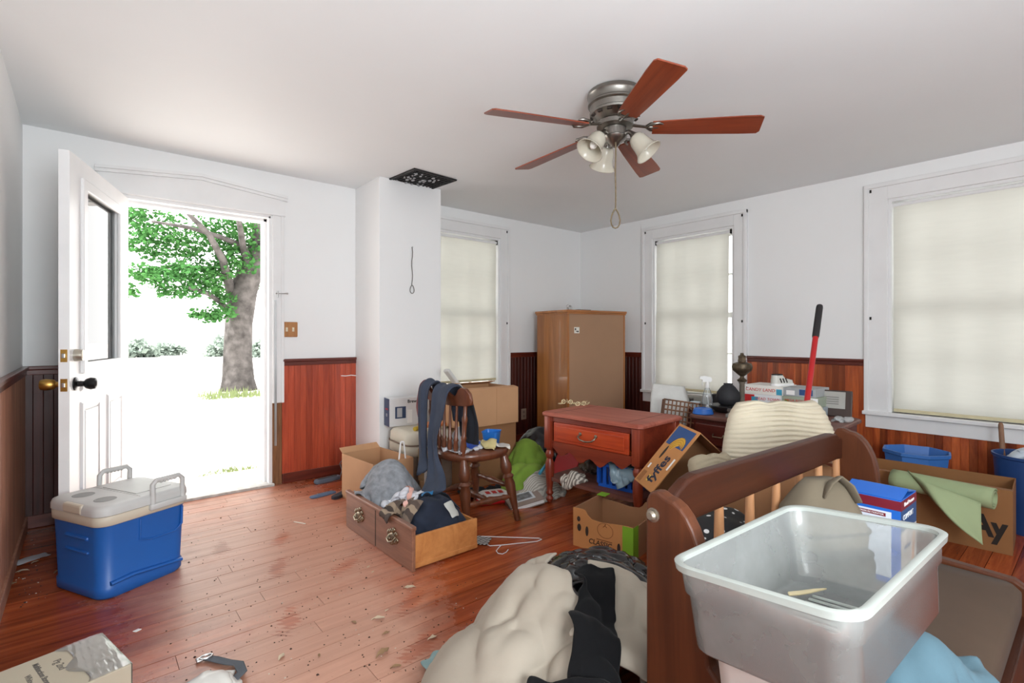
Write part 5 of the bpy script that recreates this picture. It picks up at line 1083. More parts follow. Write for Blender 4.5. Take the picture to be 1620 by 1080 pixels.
hs.dome(2.74, 2.34, .08, .09, .30)
cloth_obj('brown_wrapper', M('dark_foil', S(70, 56, 48), .35, .2, var=.5, vs=30), hs, (2.72, 2.32), (.24, .26), .55, R(60), .012, seed=53, fold=(0.0144, 5.), label='dark crinkled wrapper on the shelf behind table leg', cat='wrapper', th=.002, bend=.02)
cloth_obj('grey_rag', FABRIC('grey_rag', S(130, 120, 108)), hs, (2.76, 2.40), (.20, .16), .6, R(0), .013, seed=54, fold=(0.0096, 5.), label='grey rag on top of the dark wrapper under table', cat='rag', th=.004)
hs.dome(2.46, 2.27, .05, .09, .23)
cloth_obj('striped_roll', striped('ticking_roll', [S(206, 200, 188), S(120, 112, 104)], 45, 1), hs, (2.47, 2.27), (.24, .26), .55, R(-10), .012, seed=55, fold=(0.0144, 5.), label='cream and grey striped cloth bundle on the shelf front', cat='cloth', th=.005)

# ---- fruit crate and banana box
fb = empty('fruit_crate', (2.214, 1.738, 0), R(11.7), 'open cardboard fruit crate with green corners and a tomato outline', 'box')
hx, hy, h = .165, .172, .205; t = .006
front = [(-hy, 0), (hy, 0), (hy, .17), (hy - .03, .172), (.06, .165), (0, .158), (-.06, .162), (-hy + .09, .178), (-hy + .075, .20), (-hy + .06, h), (-hy, h)]
fm = lambda s: [(y * s, z) for y, z in front]
MB().prism([(-y, z) for y, z in front], -hx, -hx + t, 'yz').build('front_panel', m_cardo, fb)
MB().prism([(y, z) for y, z in front], hx - t, hx, 'yz').build('back_panel', m_cardi, fb)
for s in (-1, 1): MB().box(-hx + t, hx - t, s * hy - t / 2, s * hy + t / 2, 0, .165 if s < 0 else .2).build('end_panel', m_cardi, fb)
MB().box(-hx + t, hx - t, -hy, hy, 0, .005).build('bottom', m_cardi, fb)
m_lime = M('lime_print', S(120, 170, 40), .6, var=.05)
MB().box(-hx - .001, -hx + .06, -hy - .004, -hy - .0032, .0, .171).box(-hx - .0012, -hx - .0002, -hy - .004, -hy + .055, .0, .1705).build('green_corner', m_lime, fb); MB().box(hx - .06, hx + .002, hy - .05, hy + .004, .203, .2065).build('green_corner', m_lime, fb)
for y, z, w, hh2 in ((hy - .035, .15, .010, .014), (hy - .038, .105, .012, .02), (hy - .085, .095, .009, .026), (-hy + .075, .05, .009, .026)): MB().at((-hx - .0006, y, z), (0, R(-90), 0)).prism([(hh2 * math.cos(a * .3927), w * math.sin(a * .3927)) for a in range(16)], 0, .001, 'xy').build('hand_hole', m_dark, fb)
m_ink = M('brown_ink', S(96, 52, 26), .8, var=0)
MB().tube([(-hx - .0012, -.02 + .045 * math.cos(k * .2618), .122 + .038 * math.sin(k * .2618)) for k in range(24)], .0009, 4, True).tube([(-hx - .0012, -.03, .14), (-hx - .0012, -.02, .148), (-hx - .0012, -.008, .138)], .0014, 4).tube([(-hx - .0012, -.02, .148), (-hx - .0012, -.022, .158)], .0014, 4).build('tomato_outline', m_ink, fb)
text(fb, 'CLASSIC', .036, (-hx - .0012, .01, .048), FR, M('dark_ink', S(50, 34, 24), .8, var=0), 'lettering', 1.0, .15, bold=.0006); MB().box(-hx - .0014, -hx - .0003, -.06, .03, .068, .071).build('ink_bar', m_ink, fb)
hfb_ = HF(1.9, 2.6, 1.4, 2.1, .01).box(2.22, 1.74, .31, .32, .03, R(11.7))
cloth_obj('pink_white_cloth', striped('pink_print', [S(220, 214, 206), S(170, 40, 60), S(220, 214, 206)], 12), hfb_.dome(2.26, 1.63, .08, .07, .16), (2.26, 1.645), (.22, .18), .6, R(0), .013, seed=61, fold=(0.0108, 5.), label='cream and crimson printed cloth inside the fruit crate', cat='cloth', th=.003)
BJ = empty('banana_box', (2.40, 1.447, .4175), 0, 'empty tan banana box with blue panel tipped on edge against the table', 'box', rot=(.091, -.854, -.589))
l, hh3, w = .39, .205, .257; t = .005
MB().box(-l / 2, l / 2, -hh3 / 2, hh3 / 2, w / 2 - t, w / 2).build('label_side', m_cardo, BJ)
b = MB().box(-l / 2, l / 2, -hh3 / 2, hh3 / 2, -w / 2, -w / 2 + t).box(-l / 2, -l / 2 + t, -hh3 / 2, hh3 / 2, -w / 2 + t, w / 2 - t).box(l / 2 - t, l / 2, -hh3 / 2, hh3 / 2, -w / 2 + t, w / 2 - t).box(-l / 2 + t, l / 2 - t, hh3 / 2 - t, hh3 / 2, -w / 2 + t, w / 2 - t)
b.build('carton_body', m_cardd, BJ)
zf = w / 2
MB().box(l / 2 - .13, l / 2 - .014, -hh3 / 2 + .02, hh3 / 2 - .012, zf, zf + .0007).build('blue_panel', M('royal_print', S(40, 76, 130), .6, var=.05), BJ)
bn = MB()
for k in range(4):
    pts = []
    for j in range(9):
        a = R(-20 + 22 * j); rr_ = .018 + .014 * k; pts.append((l / 2 - .105 + rr_ * math.sin(a) * 1.1 - .007 * j, -.035 - (rr_ * math.cos(a) * .95 - .0018 * j) * .9 + .02, zf + .0012))
    bn.tube(pts, [(.0012, .0022 + .004 * math.sin(math.pi * (j + .5) / 9.)) if False else (.0075 * math.sin(math.pi * (j + .6) / 9.6) + .0008, .0006) for j in range(9)], 6)
bn.build('banana_print', M('banana_yellow', S(214, 164, 50), .6, var=.1, vs=30), BJ)
bl = MB()
for k in range(4):
    rr_ = .0245 + .014 * k; bl.tube([(l / 2 - .105 + rr_ * math.sin(R(-20 + 22 * j)) * 1.1 - .007 * j, -.015 - (rr_ * math.cos(R(-20 + 22 * j)) * .95 - .0018 * j) * .9, zf + .0018) for j in range(9)], .0007, 4)
bl.build('banana_outline', m_ink, BJ)
MB().prism([(.015 + .042 * math.cos(a * .3927) + .0, .045 + .009 * math.sin(a * .3927)) for a in range(16)], zf, zf + .0008, 'xy').build('hand_hole', m_dark, BJ)
text(BJ, 'fyffes', .085, (-.075, -.018, zf + .001), (0, 0, 0), M('navy_ink', S(34, 40, 60), .7, var=0), 'lettering', .95, 0, bold=.002, ext=.0004); MB().box(-.16, -.125, -.005, .015, zf, zf + .0005).build('yellow_mark', m_yel, BJ)
MB().box(-.06, .01, -.085, -.072, zf, zf + .0007).build('white_label', m_whp, BJ); MB().box(-.10, -.07, .066, .08, zf, zf + .0007).build('white_label', m_whp, BJ)
for k in range(5): MB().box(-.185, -.12, .052 + .008 * k, .0545 + .008 * k, zf, zf + .0006).build('print_line', m_ink, BJ)
closed_box('low_carton', (2.40, 1.36, 0), R(-40), .24, .16, .175, m_cardd, 'plain brown low carton under the tipped banana box')

# ---- behind the bench: spotted cloth, carton, ribbed cushions
def spotted():
    t = NT('black_spotted_cloth'); c = t.coord('Object', (26, 26, 26)); v = t.new('ShaderNodeTexVoronoi'); v.inputs['Randomness'].default_value = .35; v.inputs['Scale'].default_value = 1.; t.link(c, v.inputs['Vector'])
    t.set(Base_Color=t.ramp(v.outputs['Distance'], [(.24, S(220, 220, 220)), (.28, S(18, 18, 20))]), Roughness=.7); return t.m
hk_ = HF(1.2, 2.9, .76, 1.5).box(2.62, 1.04, .46, .36, .50, R(-40)).dome(1.88, 1.0, .34, .2, .42).dome(1.5, .95, .16, .14, .30)
closed_box('tall_carton', (2.62, 1.04, 0), R(-40), .46, .36, .49, m_cardd, 'brown carton behind the bench carrying the ribbed cushion', tape=m_tape)
def clampY(u, v): return u, v
cloth_obj('spotted_cloth', spotted(), hk_, (1.86, 1.03), (.72, .46), .62, R(0), .02, seed=71, fold=(0.026, 5.), label='black cloth with white dots heaped behind the bench spindles', cat='cloth', th=.005, amp=.03)
cloth_obj('black_sack', M('black_sack_film', S(24, 24, 26), .25, var=.1), hk_, (1.48, .99), (.36, .30), .6, R(20), .017, seed=72, fold=(0.018, 5.), label='small shiny black sack behind the near bench spindles', cat='bag', th=.003, bend=.04)
cloth_obj('paper_sheet', M('pale_sheet', S(206, 210, 214), .6), hk_, (1.64, 1.0), (.16, .12), .9, R(40), .014, seed=73, fold=(0.0072, 5.), label='pale printed sheet on the spotted cloth by the spindles', cat='paper', th=.001, amp=.01, lv=0)
def ribbed(name, c, rz, tilt, wt, wb_, h, t, nrib, mat, label, amp=.010):
    nu, nv = 40, nrib * 7; P = []; r = MB()
    for side in (1, -1):
        G = np.zeros((nv + 1, nu + 1, 3))
        for j in range(nv + 1):
            v = j / nv; wv = (wb_ + (wt - wb_) * v ** 1.5); ed = min(1., (1 - abs(2 * v - 1) ** 7) ** .5 + .02)
            for i in range(nu + 1):
                u = i / nu * 2 - 1; x = u * wv / 2 * (1 - .10 * (max(0, v - .75) / .25) ** 2); fu = max(0., 1 - abs(u) ** 5) ** .55
                dip = -.02 * math.exp(-((u + .3) / .2) ** 2) * v ** 6
                y = -side * (t / 2 * fu * ed); y += -side * amp * (2 * abs(math.sin(v * nrib * math.pi + .25 * math.sin(u * 3))) ** .6 - 1) * fu * min(1, ed * 1.5) - .03 * math.sin(u * 2 + 1) * (v - .5)
                G[j, i] = (x, y, v * h + dip + .008 * math.sin(u * 4 + v * 3))
        r.grid(G if side > 0 else G[:, ::-1])
    bm = bmesh.new(); me = bpy.data.meshes.new('t'); me.from_pydata(r.v, [], r.f); bm.from_mesh(me); bmesh.ops.remove_doubles(bm, verts=bm.verts[:], dist=.004); r2 = MB().bm(bm); bpy.data.meshes.remove(me)
    o = r2.build(name, mat, None, True, angle=180); o.location = c; o.rotation_euler = (tilt, 0, rz); return tag(o, label, 'cushion')
m_rib = M('cream_ribbed_plush', S(204, 194, 172), .95, var=.12, vs=5, bump=.5, bs=160); m_rib2 = M('grey_ribbed_plush', S(168, 156, 132), .95, var=.12, vs=5, bump=.5, bs=160)
ribbed('ribbed_cushion', (2.60, 1.03, .508), -AZ, R(-14), .42, .60, .305, .15, 13, m_rib, 'big cream horizontally ribbed cushion propped before the desk')
ribbed('ribbed_cushion', (2.24, 1.18, .44), -AZ + R(20), R(-25), .20, .26, .14, .10, 7, m_rib2, 'small grey beige ribbed cushion below the big cream one', .004)
closed_box('support_carton', (2.20, 1.17, 0), R(-30), .24, .18, .435, m_cardd, 'narrow brown carton under the small ribbed cushion')
# ================================================================ ON THE BENCH
CT = .3335
m_khaki = FABRIC('khaki_canvas', S(112, 102, 86), .15, 700); m_dkbag = FABRIC('dark_grey_canvas', S(70, 66, 60), .15, 700)
e = empty('dark_bag', (1.77, .585, CT), R(-32), 'dark grey soft bag lying under the khaki bag on the bench', 'bag')
MB().rloft([(0, .26, .14, .05), (.02, .30, .16, .06), (.10, .30, .16, .06), (.145, .26, .13, .05)], k=6).build('bag_body', m_dkbag, e, True, angle=180)
MB().tube([rrect(.125, .285, .15, .055, k=5)[i] for i in range(24)], .0045, 6, True).build('piping', m_blk, e, True)
kb = empty('khaki_bag', (1.765, .585, CT + .1465), R(-32), 'khaki canvas shoulder bag with rounded flap resting against the spindles', 'bag'); kb.scale = (1.12, 1.08, 1.2)
MB().rloft([(0, .19, .13, .05), (.012, .225, .15, .055), (.045, .23, .15, .055), (.09, .205, .13, .05, .0, .006), (.14, .14, .085, .035, .01, .012), (.165, .09, .05, .02, .012, .014)], k=6).build('bag_body', m_khaki, kb, True, angle=180)
MB().tube([rrect(.045, .234, .154, .057, k=5)[i] for i in range(24)], .004, 6, True).build('zip_seam', M('zip_brown', S(66, 58, 46), .6), kb, True)
MB().tube([(-.02, -.03, .13), (.0, -.035, .165), (.03, -.03, .178), (.06, -.035, .155), (.075, -.045, .115)], [(.016, .004)] * 5, 8).build('top_strap', m_khaki, kb, True, angle=180)
MB().tube([(-.11, .0, .04), (-.135, -.01, .02), (-.15, -.01, -.03), (-.16, -.01, -.08)], [(.010, .003)] * 4, 8).build('side_strap', m_khaki, kb, True)
MB().tube([(-.155 + .014 * math.cos(k * .785), -.01, -.10 + .02 * math.sin(k * .785)) for k in range(8)], .0025, 6, True).build('ring', m_steel, kb, True)
mbx = empty('monitor_box', (2.062, .505, CT), R(-1.3), 'blue white and maroon blood pressure monitor box on the bench', 'box')
m_mb = M('box_blue', S(30, 96, 186), .45, var=.06); m_mar = M('box_maroon', S(112, 24, 40), .45, var=.04); m_nb = M('box_navy', S(36, 74, 120), .45, var=.1)
hx, hy, h = .086, .080, .272
MB().box(-hx, hx, -hy, hy, 0, h, .002).build('carton_body', m_mb, mbx)
MB().box(-hx - .0012, hx + .0012, -hy - .0012, hy + .0012, h - .032, h - .002).build('maroon_band', m_mar, mbx)
MB().box(-hx - .001, -hx, -hy + .025, hy, .02, h - .042).build('white_panel', M('panel_white', S(206, 212, 224), .5, var=.04), mbx)
MB().box(-hx - .0016, -hx - .0008, -hy + .04, hy - .012, h - .059, h - .048).build('maroon_strip', m_mar, mbx)
text(mbx, 'BLOOD PRESSURE MONITOR', .0072, (-hx - .002, .012, h - .0535), FR, m_whp, 'strip_lettering'); text(mbx, 'TENSIOMETRE', .017, (-hx - .002, .015, h - .076), FR, m_nb, 'title')
MB().box(-hx, hx, -hy - .001, -hy, h - .10, h - .032).build('navy_panel', m_nb, mbx); MB().box(-hx, hx, -hy - .001, -hy, 0, h - .10).build('photo_panel', M('panel_grey', S(190, 180, 174), .5, var=.25, vs=12), mbx)
text(mbx, 'Blood Pressure', .018, (0, -hy - .0016, h - .017), FY_, m_whp, 'side_lettering'); text(mbx, 'COMFORT', .024, (-.01, -hy - .0014, h - .058), FY_, m_whp, 'side_title'); text(mbx, 'automatic', .018, (-.02, -hy - .0014, h - .155), FY_, m_nb, 'side_note')
MB().at((.05, -hy - .001, h - .16), (0, R(10), 0)).box(-.012, .012, -.0008, 0, -.06, .05, .0).build('finger_print', M('skin_print', S(196, 140, 100), .5, var=.1), mbx)
f1 = MB().box(-.003, .0, -hy, hy, 0, .085).build('top_flap', m_mb, mbx, loc=(-hx + .001, 0, h), rot=(0, R(76), 0)); f2 = MB().box(0, .003, -hy, hy, 0, .09).build('top_flap', M('flap_blue', S(60, 110, 180), .45, var=.1), mbx, loc=(hx - .001, 0, h), rot=(0, R(-80), 0))
for k in range(4): MB().at((-hx + .02 + .016 * k, 0, h + .0065 + .0035 * k), (0, R(-14), R(0))).box(-.002, .002, -.055 + .02 * (k % 2), .04, 0, .0008).build('flap_print', m_whp, mbx)
e = empty('white_bin', (1.06, .385, CT), R(-4), 'white plastic bin under the clear storage tub', 'bin'); MB().rloft([(0, .26, .16, .03), (.004, .27, .17, .034), (.19, .31, .20, .04), (.20, .325, .215, .045), (.206, .325, .215, .045), (.202, .30, .19, .04), (.01, .26, .16, .03)], k=5).build('bin_body', M('white_bin_plastic', S(214, 214, 210), .4, var=.04), e, True, angle=50)
hbn = HF(1.1, 2.3, .1, .7, .012).box(1.7, .43, 1.2, .5, CT).dome(1.40, .28, .14, .12, .46)
cloth_obj('blue_towel', FABRIC('powder_blue_towel', S(86, 112, 124), .15, 200, bump=.5), hbn, (1.42, .29), (.42, .32), .72, R(10), .018, seed=81, fold=(.02, 3.), label='powder blue towel bunched on the cushion beside the tub', cat='towel', th=.008, amp=.02, bend=.2)
# in the tub
m_bone = M('cream_plastic_scrap', S(206, 190, 150), .5, var=.2, vs=20)
def blade_bit(name, loc, rot, pts, label):
    e = MB().prism(pts, 0, .005, 'xy').build(name, m_bone); e.location = loc; e.rotation_euler = rot; bv = e.modifiers.new('edge', 'BEVEL'); bv.width = .0015; tag(e, label, 'scrap')
blade_bit('broken_spoon', (.96, .30, .5652), (-.088, 0, R(-25)), [(-.06, .0), (-.05, .018), (-.03, .02), (-.012, .008), (.02, .016), (.075, .02), (.085, -.012), (.06, -.028), (.02, -.024), (-.03, -.012)], 'broken cream plastic scoop lying at the bottom of the tub')
blade_bit('plastic_shard', (1.19, .42, .5765), (-.088, 0, R(-20)), [(-.05, .004), (-.042, .014), (-.02, .009), (.02, .003), (.05, -.006), (.0, -.006), (-.03, -.003)], 'long pale shard at the far side of the tub floor')
blade_bit('small_shard', (.885, .40, .575), (-.088, 0, R(70)), [(-.03, .0), (-.02, .007), (.02, .006), (.03, 0), (0, -.006)], 'small pale shard in the near left tub corner')

# ================================================================ RIGHT SIDE
m_wb = M('waste_bin_blue', S(58, 110, 180), .45, var=.06)
def octo(z, r, sy=1.): return [(r * math.cos(R(22.5 + 45 * k)), r * sy * math.sin(R(22.5 + 45 * k)), z) for k in range(8)]
p = at(1447, 713, z=.385)
e = MB().loft([octo(0, .13), octo(.005, .135), octo(.36, .175), octo(.365, .185), octo(.385, .187), octo(.386, .176), octo(.36, .168), octo(.01, .128)]).build('waste_bin', m_wb, None, True, angle=30); e.location = (p.x + .035, p.y, 0); e.rotation_euler = (0, 0, R(10)); tag(e, 'empty blue octagonal waste bin behind the green mat', 'waste bin')
p = at(1622, 720, z=.44)
e = MB().lathe([(0, 0), (.14, 0), (.145, .01), (.17, .42), (.178, .425), (.178, .44), (.168, .44), (.138, .01), (0, .01)], 28, False, False).build('blue_tub', M('deep_blue_tub', S(34, 66, 120), .45, var=.06), None, True, angle=40); e.location = (p.x + .03, p.y - .03, 0); tag(e, 'round deep blue bin with white liner at right picture edge', 'bin')
hb2 = HF(3.8, 4.5, -.2, .7).dome(p.x + .03, p.y - .03, .19, .19, .46)
cloth_obj('white_liner', M('liner_film', S(190, 200, 210), .35, var=.05), hb2, (p.x + .02, p.y - .01), (.26, .24), .7, 0, .018, seed=91, label='crumpled white liner over the rim of round blue bin', cat='bag liner', th=.002, bend=.04, steps=60)
t0 = at(1583, 668, d=3.12); b0 = at(1592, 800, d=3.05); ax = b0 - t0; k = (t0.z - .012) / -ax.z
bh = empty('broom_handle', t0 + ax * k, 0, 'bare wooden broom handle leaning under the large shaded window', 'broom handle'); MB().turned((0, 0, 0), ax * -k, [(0, .013), (.97, .013), (.99, .010), (1, .005)], 12).build('shaft', WOOD('grey_wood_handle', S(112, 78, 56), S(146, 108, 82), 2, .6, 8), bh, True)
MB().turned((0, 0, 0), ax * -k * .03, [(0, .016), (1, .015)], 12).build('socket', m_blackmetal, bh, True)
rbx = open_box('cardboard_box', (3.80, .66, 0), R(3), .36, .66, .33, M('shaded_brown_board', S(138, 94, 54), .85, var=.1, vs=4), 'long open cardboard box with black lettering under the large window', flaps=(('X', .07, -95),))  # brown darkened to put the box's shade into its colour
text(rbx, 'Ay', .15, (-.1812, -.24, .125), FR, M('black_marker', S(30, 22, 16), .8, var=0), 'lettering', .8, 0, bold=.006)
# sage foam mat: a loose roll lying on the box, one corner hanging down its front
m_foam = M('sage_foam', S(150, 164, 124), .8, var=.06, vs=4)
A = at(1412, 757, z=.315); B = at(1574, 790, z=.31); fm = empty('foam_mat', A, 0, 'sage green foam mat half unrolled over the long cardboard box', 'mat')
ax = (B - A).normalized(); up = Vector((0, 0, 1)); up = (up - ax * up.dot(ax)).normalized(); nn = ax.cross(up).normalized(); nn = nn if nn.dot(-A) > 0 else -nn
L = (B - A).length; nu, nv = 10, 44; G = np.zeros((nv + 1, nu + 1, 3))
for j in range(nv + 1):
    th = R(-120) + R(620) * j / nv; rad = .062 - .026 * (1 - j / nv)
    for i in range(nu + 1): G[j, i] = ax * (L * i / nu) + nn * (rad * 1.05 * math.cos(th)) + up * (rad * .85 * math.sin(th))
thick(MB().grid(G).build('rolled_end', m_foam, fm, True, angle=180, flip=False), .007)
TL = at(1436, 744, d=2.80); TM = at(1462, 762, d=2.68); TR = at(1552, 795, d=2.53); TIP = at(1555, 861, d=2.46); nu, nv = 16, 18; G = np.zeros((nv + 1, nu + 1, 3))
for j in range(nv + 1):
    v = j / nv
    for i in range(nu + 1):
        u = i / nu; top = TL.lerp(TM, u / .3) if u < .3 else TM.lerp(TR, (u - .3) / .7)
        q = top.lerp(TIP, v ** .9); q = q + nn * (.035 * math.exp(-((u - .25) / .18) ** 2) * math.sin(math.pi * min(1, v * 1.05)) + .012 * math.sin(v * 3)) + up * (-.02 * math.sin(math.pi * v) * (1 - u)); G[j, i] = q - A
thick(MB().grid(G).build('hanging_corner', m_foam, fm, True, angle=180, flip=False), .006)

# ================================================================ HEAP OF CLOTHES AND BLACK SACK BY THE BENCH POST
def disc(u, v):
    a, b = np.abs(u).max(), np.abs(v).max(); return u * np.sqrt(1 - (v / b) ** 2 / 2), v * np.sqrt(1 - (u / a) ** 2 / 2)
hh_ = HF(.4, 2.0, .60, 2.1, .012).dome(1.30, 1.14, .38, .32, .355).dome(.98, 1.10, .26, .32, .20).dome(1.12, .90, .25, .16, .27)
m_gbag = M('black_bin_bag', S(10, 10, 12), .10, var=.1, spec=.7, bump=.35, bs=16)
cream = FABRIC('cream_knit', S(164, 154, 140), .08, 260, bump=.35, vs=4); blackc = FABRIC('black_knit', S(15, 15, 17), .2, 300)
YM = .735
cloth_obj('bin_bag', m_gbag, hh_, (1.32, 1.17), (1.05, .80), .70, R(-30), .015, seed=101, label='shiny black bin bag spilling clothes beside the bench end', cat='bin bag', th=.002, amp=.035, cells=9, bend=.03, steps=90, fold=(.016, 11.), ymin=YM)
cloth_obj('cream_jumper', cream, hh_, (.93, 1.13), (.66, .56), .80, R(55), .018, seed=104, shape=disc, label='large cream knitted jumper sprawled out of the bin bag', cat='jumper', th=.012, amp=.03, cells=4, bend=.25, eps=.012, fold=(.03, 2.4, .1), ymin=YM)
cloth_obj('cream_trousers', cream, hh_, (1.23, .90), (.34, .36), .76, R(40), .018, seed=107, label='cream trousers between black trousers and the bench end board', cat='trousers', th=.01, amp=.025, cells=4, bend=.2, eps=.012, fold=(.03, 3., .2), ymin=YM)
cloth_obj('black_trousers', blackc, hh_, (1.08, .92), (.44, .13), .88, R(41), .015, seed=109, label='black knitted trousers lying across the cream heap', cat='trousers', th=.01, amp=.010, cells=4, bend=.25, eps=.012, fold=(.018, 3.), ymin=YM)
cloth_obj('black_jumper', blackc, hh_, (.90, .83), (.32, .20), .74, R(-50), .017, seed=111, label='black jumper crumpled at the foot of the heap', cat='jumper', th=.01, amp=.025, cells=4, bend=.2, eps=.012, fold=(.03, 3.), ymin=YM)
cloth_obj('blue_jeans', FABRIC('mid_blue_denim', S(52, 74, 104), .2, 500), hh_, (1.06, .80), (.16, .10), .7, R(-42), .015, seed=113, label='corner of blue jeans under the cream trousers', cat='jeans', th=.008, ymin=YM)
cloth_obj('teal_cloth', FABRIC('pale_teal_cloth', S(140, 166, 166)), hh_, (.925, 1.40), (.12, .12), .7, R(20), .016, seed=115, label='pale teal cloth corner peeping from under cream jumper', cat='cloth', th=.005)

# ================================================================ FRONT LEFT
m_lb = M('pale_carton_board', S(178, 168, 148), .7, var=.05, vs=3); m_clr = GLASS('packing_tape', (.96, .95, .93, 1), 1.5, 2.2, .12, .12)
ctn = empty('labelled_carton', (-.062, 1.985, 0), R(14), 'pale carton with clear taped end and printed lines, at front left', 'box'); h = .15; sx, sy = .285, .268
MB().box(-sx / 2, sx / 2, -sy / 2, sy / 2, 0, h, .003).build('carton_body', m_lb, ctn)
MB().box(sx / 2, sx / 2 + .0008, -sy / 2 + .01, sy / 2 - .01, .002, h - .004).build('end_flap', M('greyed_board', S(136, 122, 108), .6, var=.15), ctn)
rs = np.random.RandomState(9); G = np.zeros((22, 14, 3))
for j in range(22):
    for i in range(14):
        G[j, i] = (sx / 2 - .105 + .105 * i / 13 + (.02 * math.sin(j * .5) if i == 0 else 0), -sy / 2 + sy * j / 21, h + .0012 + .0022 * abs(math.sin(i * 1.7 + j * .35 + rs.rand() * .6)) * (1 if 0 < i < 13 else .1))
sub(MB().grid(G).build('clear_tape', m_clr, ctn, True, angle=180, flip=False))
MB().box(sx / 2 + .0009, sx / 2 + .0018, -sy / 2, sy / 2, h - .075, h).build('clear_tape_end', m_clr, ctn)
RT2 = (0, 0, R(-90)); m_ink2 = M('grey_ink', S(96, 92, 86), .7, var=0)
text(ctn, 'Pg 2nd', .026, (.015, .035, h + .0006), RT2, m_ink2, 'lettering'); text(ctn, 'Multifunctions Storage Cabin', .0195, (-.028, .0, h + .0006), RT2, m_ink2, 'lettering', .85, 0, bold=.0004); text(ctn, 'White', .02, (-.055, .02, h + .0006), RT2, m_ink2, 'lettering')
MB().box(-sx / 2 + .02, -sx / 2 + .045, -.115, -.09, h, h + .0007).build('white_label', m_whp, ctn)
hl_ = HF(-.2, 1.2, 1.2, 2.2, .01); p = at(318, 1085, z=.03); hl_.dome(p.x, p.y - .02, .09, .06, .055)
cloth_obj('clear_bag', M('milky_film', S(206, 204, 198), .25, var=.08), hl_, (p.x, p.y - .01), (.28, .20), .8, R(10), .012, seed=121, fold=(.01, 5.), label='milky plastic bag on the floor at bottom picture edge', cat='bag', th=.001, amp=.02, bend=.04)
pp = [at(345, 1090, z=.02), at(368, 1076, z=.018), at(383, 1062, z=.022), at(378, 1049, z=.018), at(360, 1047, z=.012), at(340, 1042, z=.010), at(326, 1040, z=.008)]
stp = empty('webbing_strap', (pp[3].x, pp[3].y, 0), 0, 'dark grey webbing strap with metal buckle curling on the floor', 'strap'); o3 = Vector((-pp[3].x, -pp[3].y, 0))
MB().tube([q for q in pp], [(.016, .002)] * 7, 8).build('webbing', FABRIC('grey_webbing', S(92, 96, 102), .2, 900), stp, True, loc=o3, angle=180)
q = pp[6]; MB().tube([(q.x + .02 * math.cos(k * .785), q.y + .012 * math.sin(k * .785), q.z + .004) for k in range(8)], .003, 6, True).box(q.x - .03, q.x - .01, q.y - .012, q.y + .012, q.z - .003, q.z + .004, .002).build('buckle', m_steel, stp, True, loc=o3, angle=50)

# ================================================================ SMALL THINGS ON THE FLOOR
hg = [at(757, 851, z=.004), at(854, 853, z=.004), at(857, 850, z=.006)]
def P_(px, py, z=.004): q = at(px, py, z=z); return Vector((q.x, q.y, z))
hang = empty('wire_hanger', (2.05, 2.15, 0), 0, 'white wire clothes hanger lying on the floor right of the drawer', 'clothes hanger'); o3 = Vector((-2.05, -2.15, 0))
MB().tube([P_(720, 845), P_(760, 848), P_(853, 851), P_(857, 853), P_(850, 856), P_(793, 862), P_(775, 863), P_(758, 855), P_(735, 850)], .0022, 6).build('shoulder_wire', m_wire, hang, True, loc=o3); MB().tube([P_(793, 862), P_(789, 866), P_(785, 871), P_(788, 875), P_(795, 876), P_(801, 873), P_(804, 869)], .0022, 6).build('hook', m_wire, hang, True, loc=o3)
hfl = HF(.3, 3., 1.2, 3.8, .012)
q = P_(762, 857); cloth_obj('striped_sock', striped('sock_stripes', [S(190, 186, 180), S(40, 38, 40)], 60, 1), hfl, (q.x, q.y), (.10, .09), .75, R(40), .01, seed=131, fold=(.004, 4.), label='black and white striped sock beside the wire hanger', cat='sock', th=.004, amp=.01, steps=50)
def slab(name, px, py, L, W, h, rz, mat, label, cat, k=.8):
    q = P_(px, py); e = MB().rloft([(0, L, W, W * .45), (h * .5, L * 1.02, W * 1.04, W * .48), (h, L * .96, W * .92, W * .42)], k=6).build(name, mat, None, True, angle=60); e.location = (q.x, q.y, .0005); e.rotation_euler = (0, 0, rz); return tag(e, label, cat)
sc_ = empty('hair_straightener', tuple(P_(518, 761, 0.)), R(8), 'blue grey flat appliance with curled cable by the red wainscot', 'appliance')
MB().rloft([(0, .20, .05, .022), (.012, .215, .056, .026), (.03, .20, .05, .022)], k=5).build('casing', M('blue_grey_plastic', S(92, 102, 116), .45, var=.08), sc_, True, angle=60); MB().rloft([(.03, .16, .03, .014), (.036, .15, .024, .011)], k=4).build('top_pad', M('dark_pad', S(60, 62, 66), .6), sc_, True)
MB().tube([(.105, 0, .012), (.13, .01, .06), (.12, .03, .11), (.15, .04, .13), (.19, .03, .12)], .0035, 6).build('cable', M('grey_cable', S(120, 124, 128), .5), sc_, True)
slab('insole', 511, 782, .19, .062, .008, R(10), FABRIC('blue_felt', S(84, 100, 124)), 'blue felt insole lying on the floorboards before the wainscot', 'insole')
slab('dark_slipper', 538, 784, .15, .055, .02, R(32), FABRIC('dark_slipper_felt', S(62, 60, 66)), 'small dark slipper on the floor beside the blue insole', 'slipper')
e = MB().box(-.045, .045, -.004, .004, 0, .003, .001).build('white_stick', M('white_stick', S(224, 218, 206), .6, var=0)); q = P_(474, 826); e.location = (q.x, q.y, .0006); e.rotation_euler = (0, 0, R(-62)); tag(e, 'thin white stick on the dusty floor left of drawer', 'stick')
m_leaf = M('dry_leaf', S(150, 118, 84), .8, var=.3, vs=30); m_leafl = M('pale_leaf', S(196, 176, 150), .8, var=.2, vs=30)
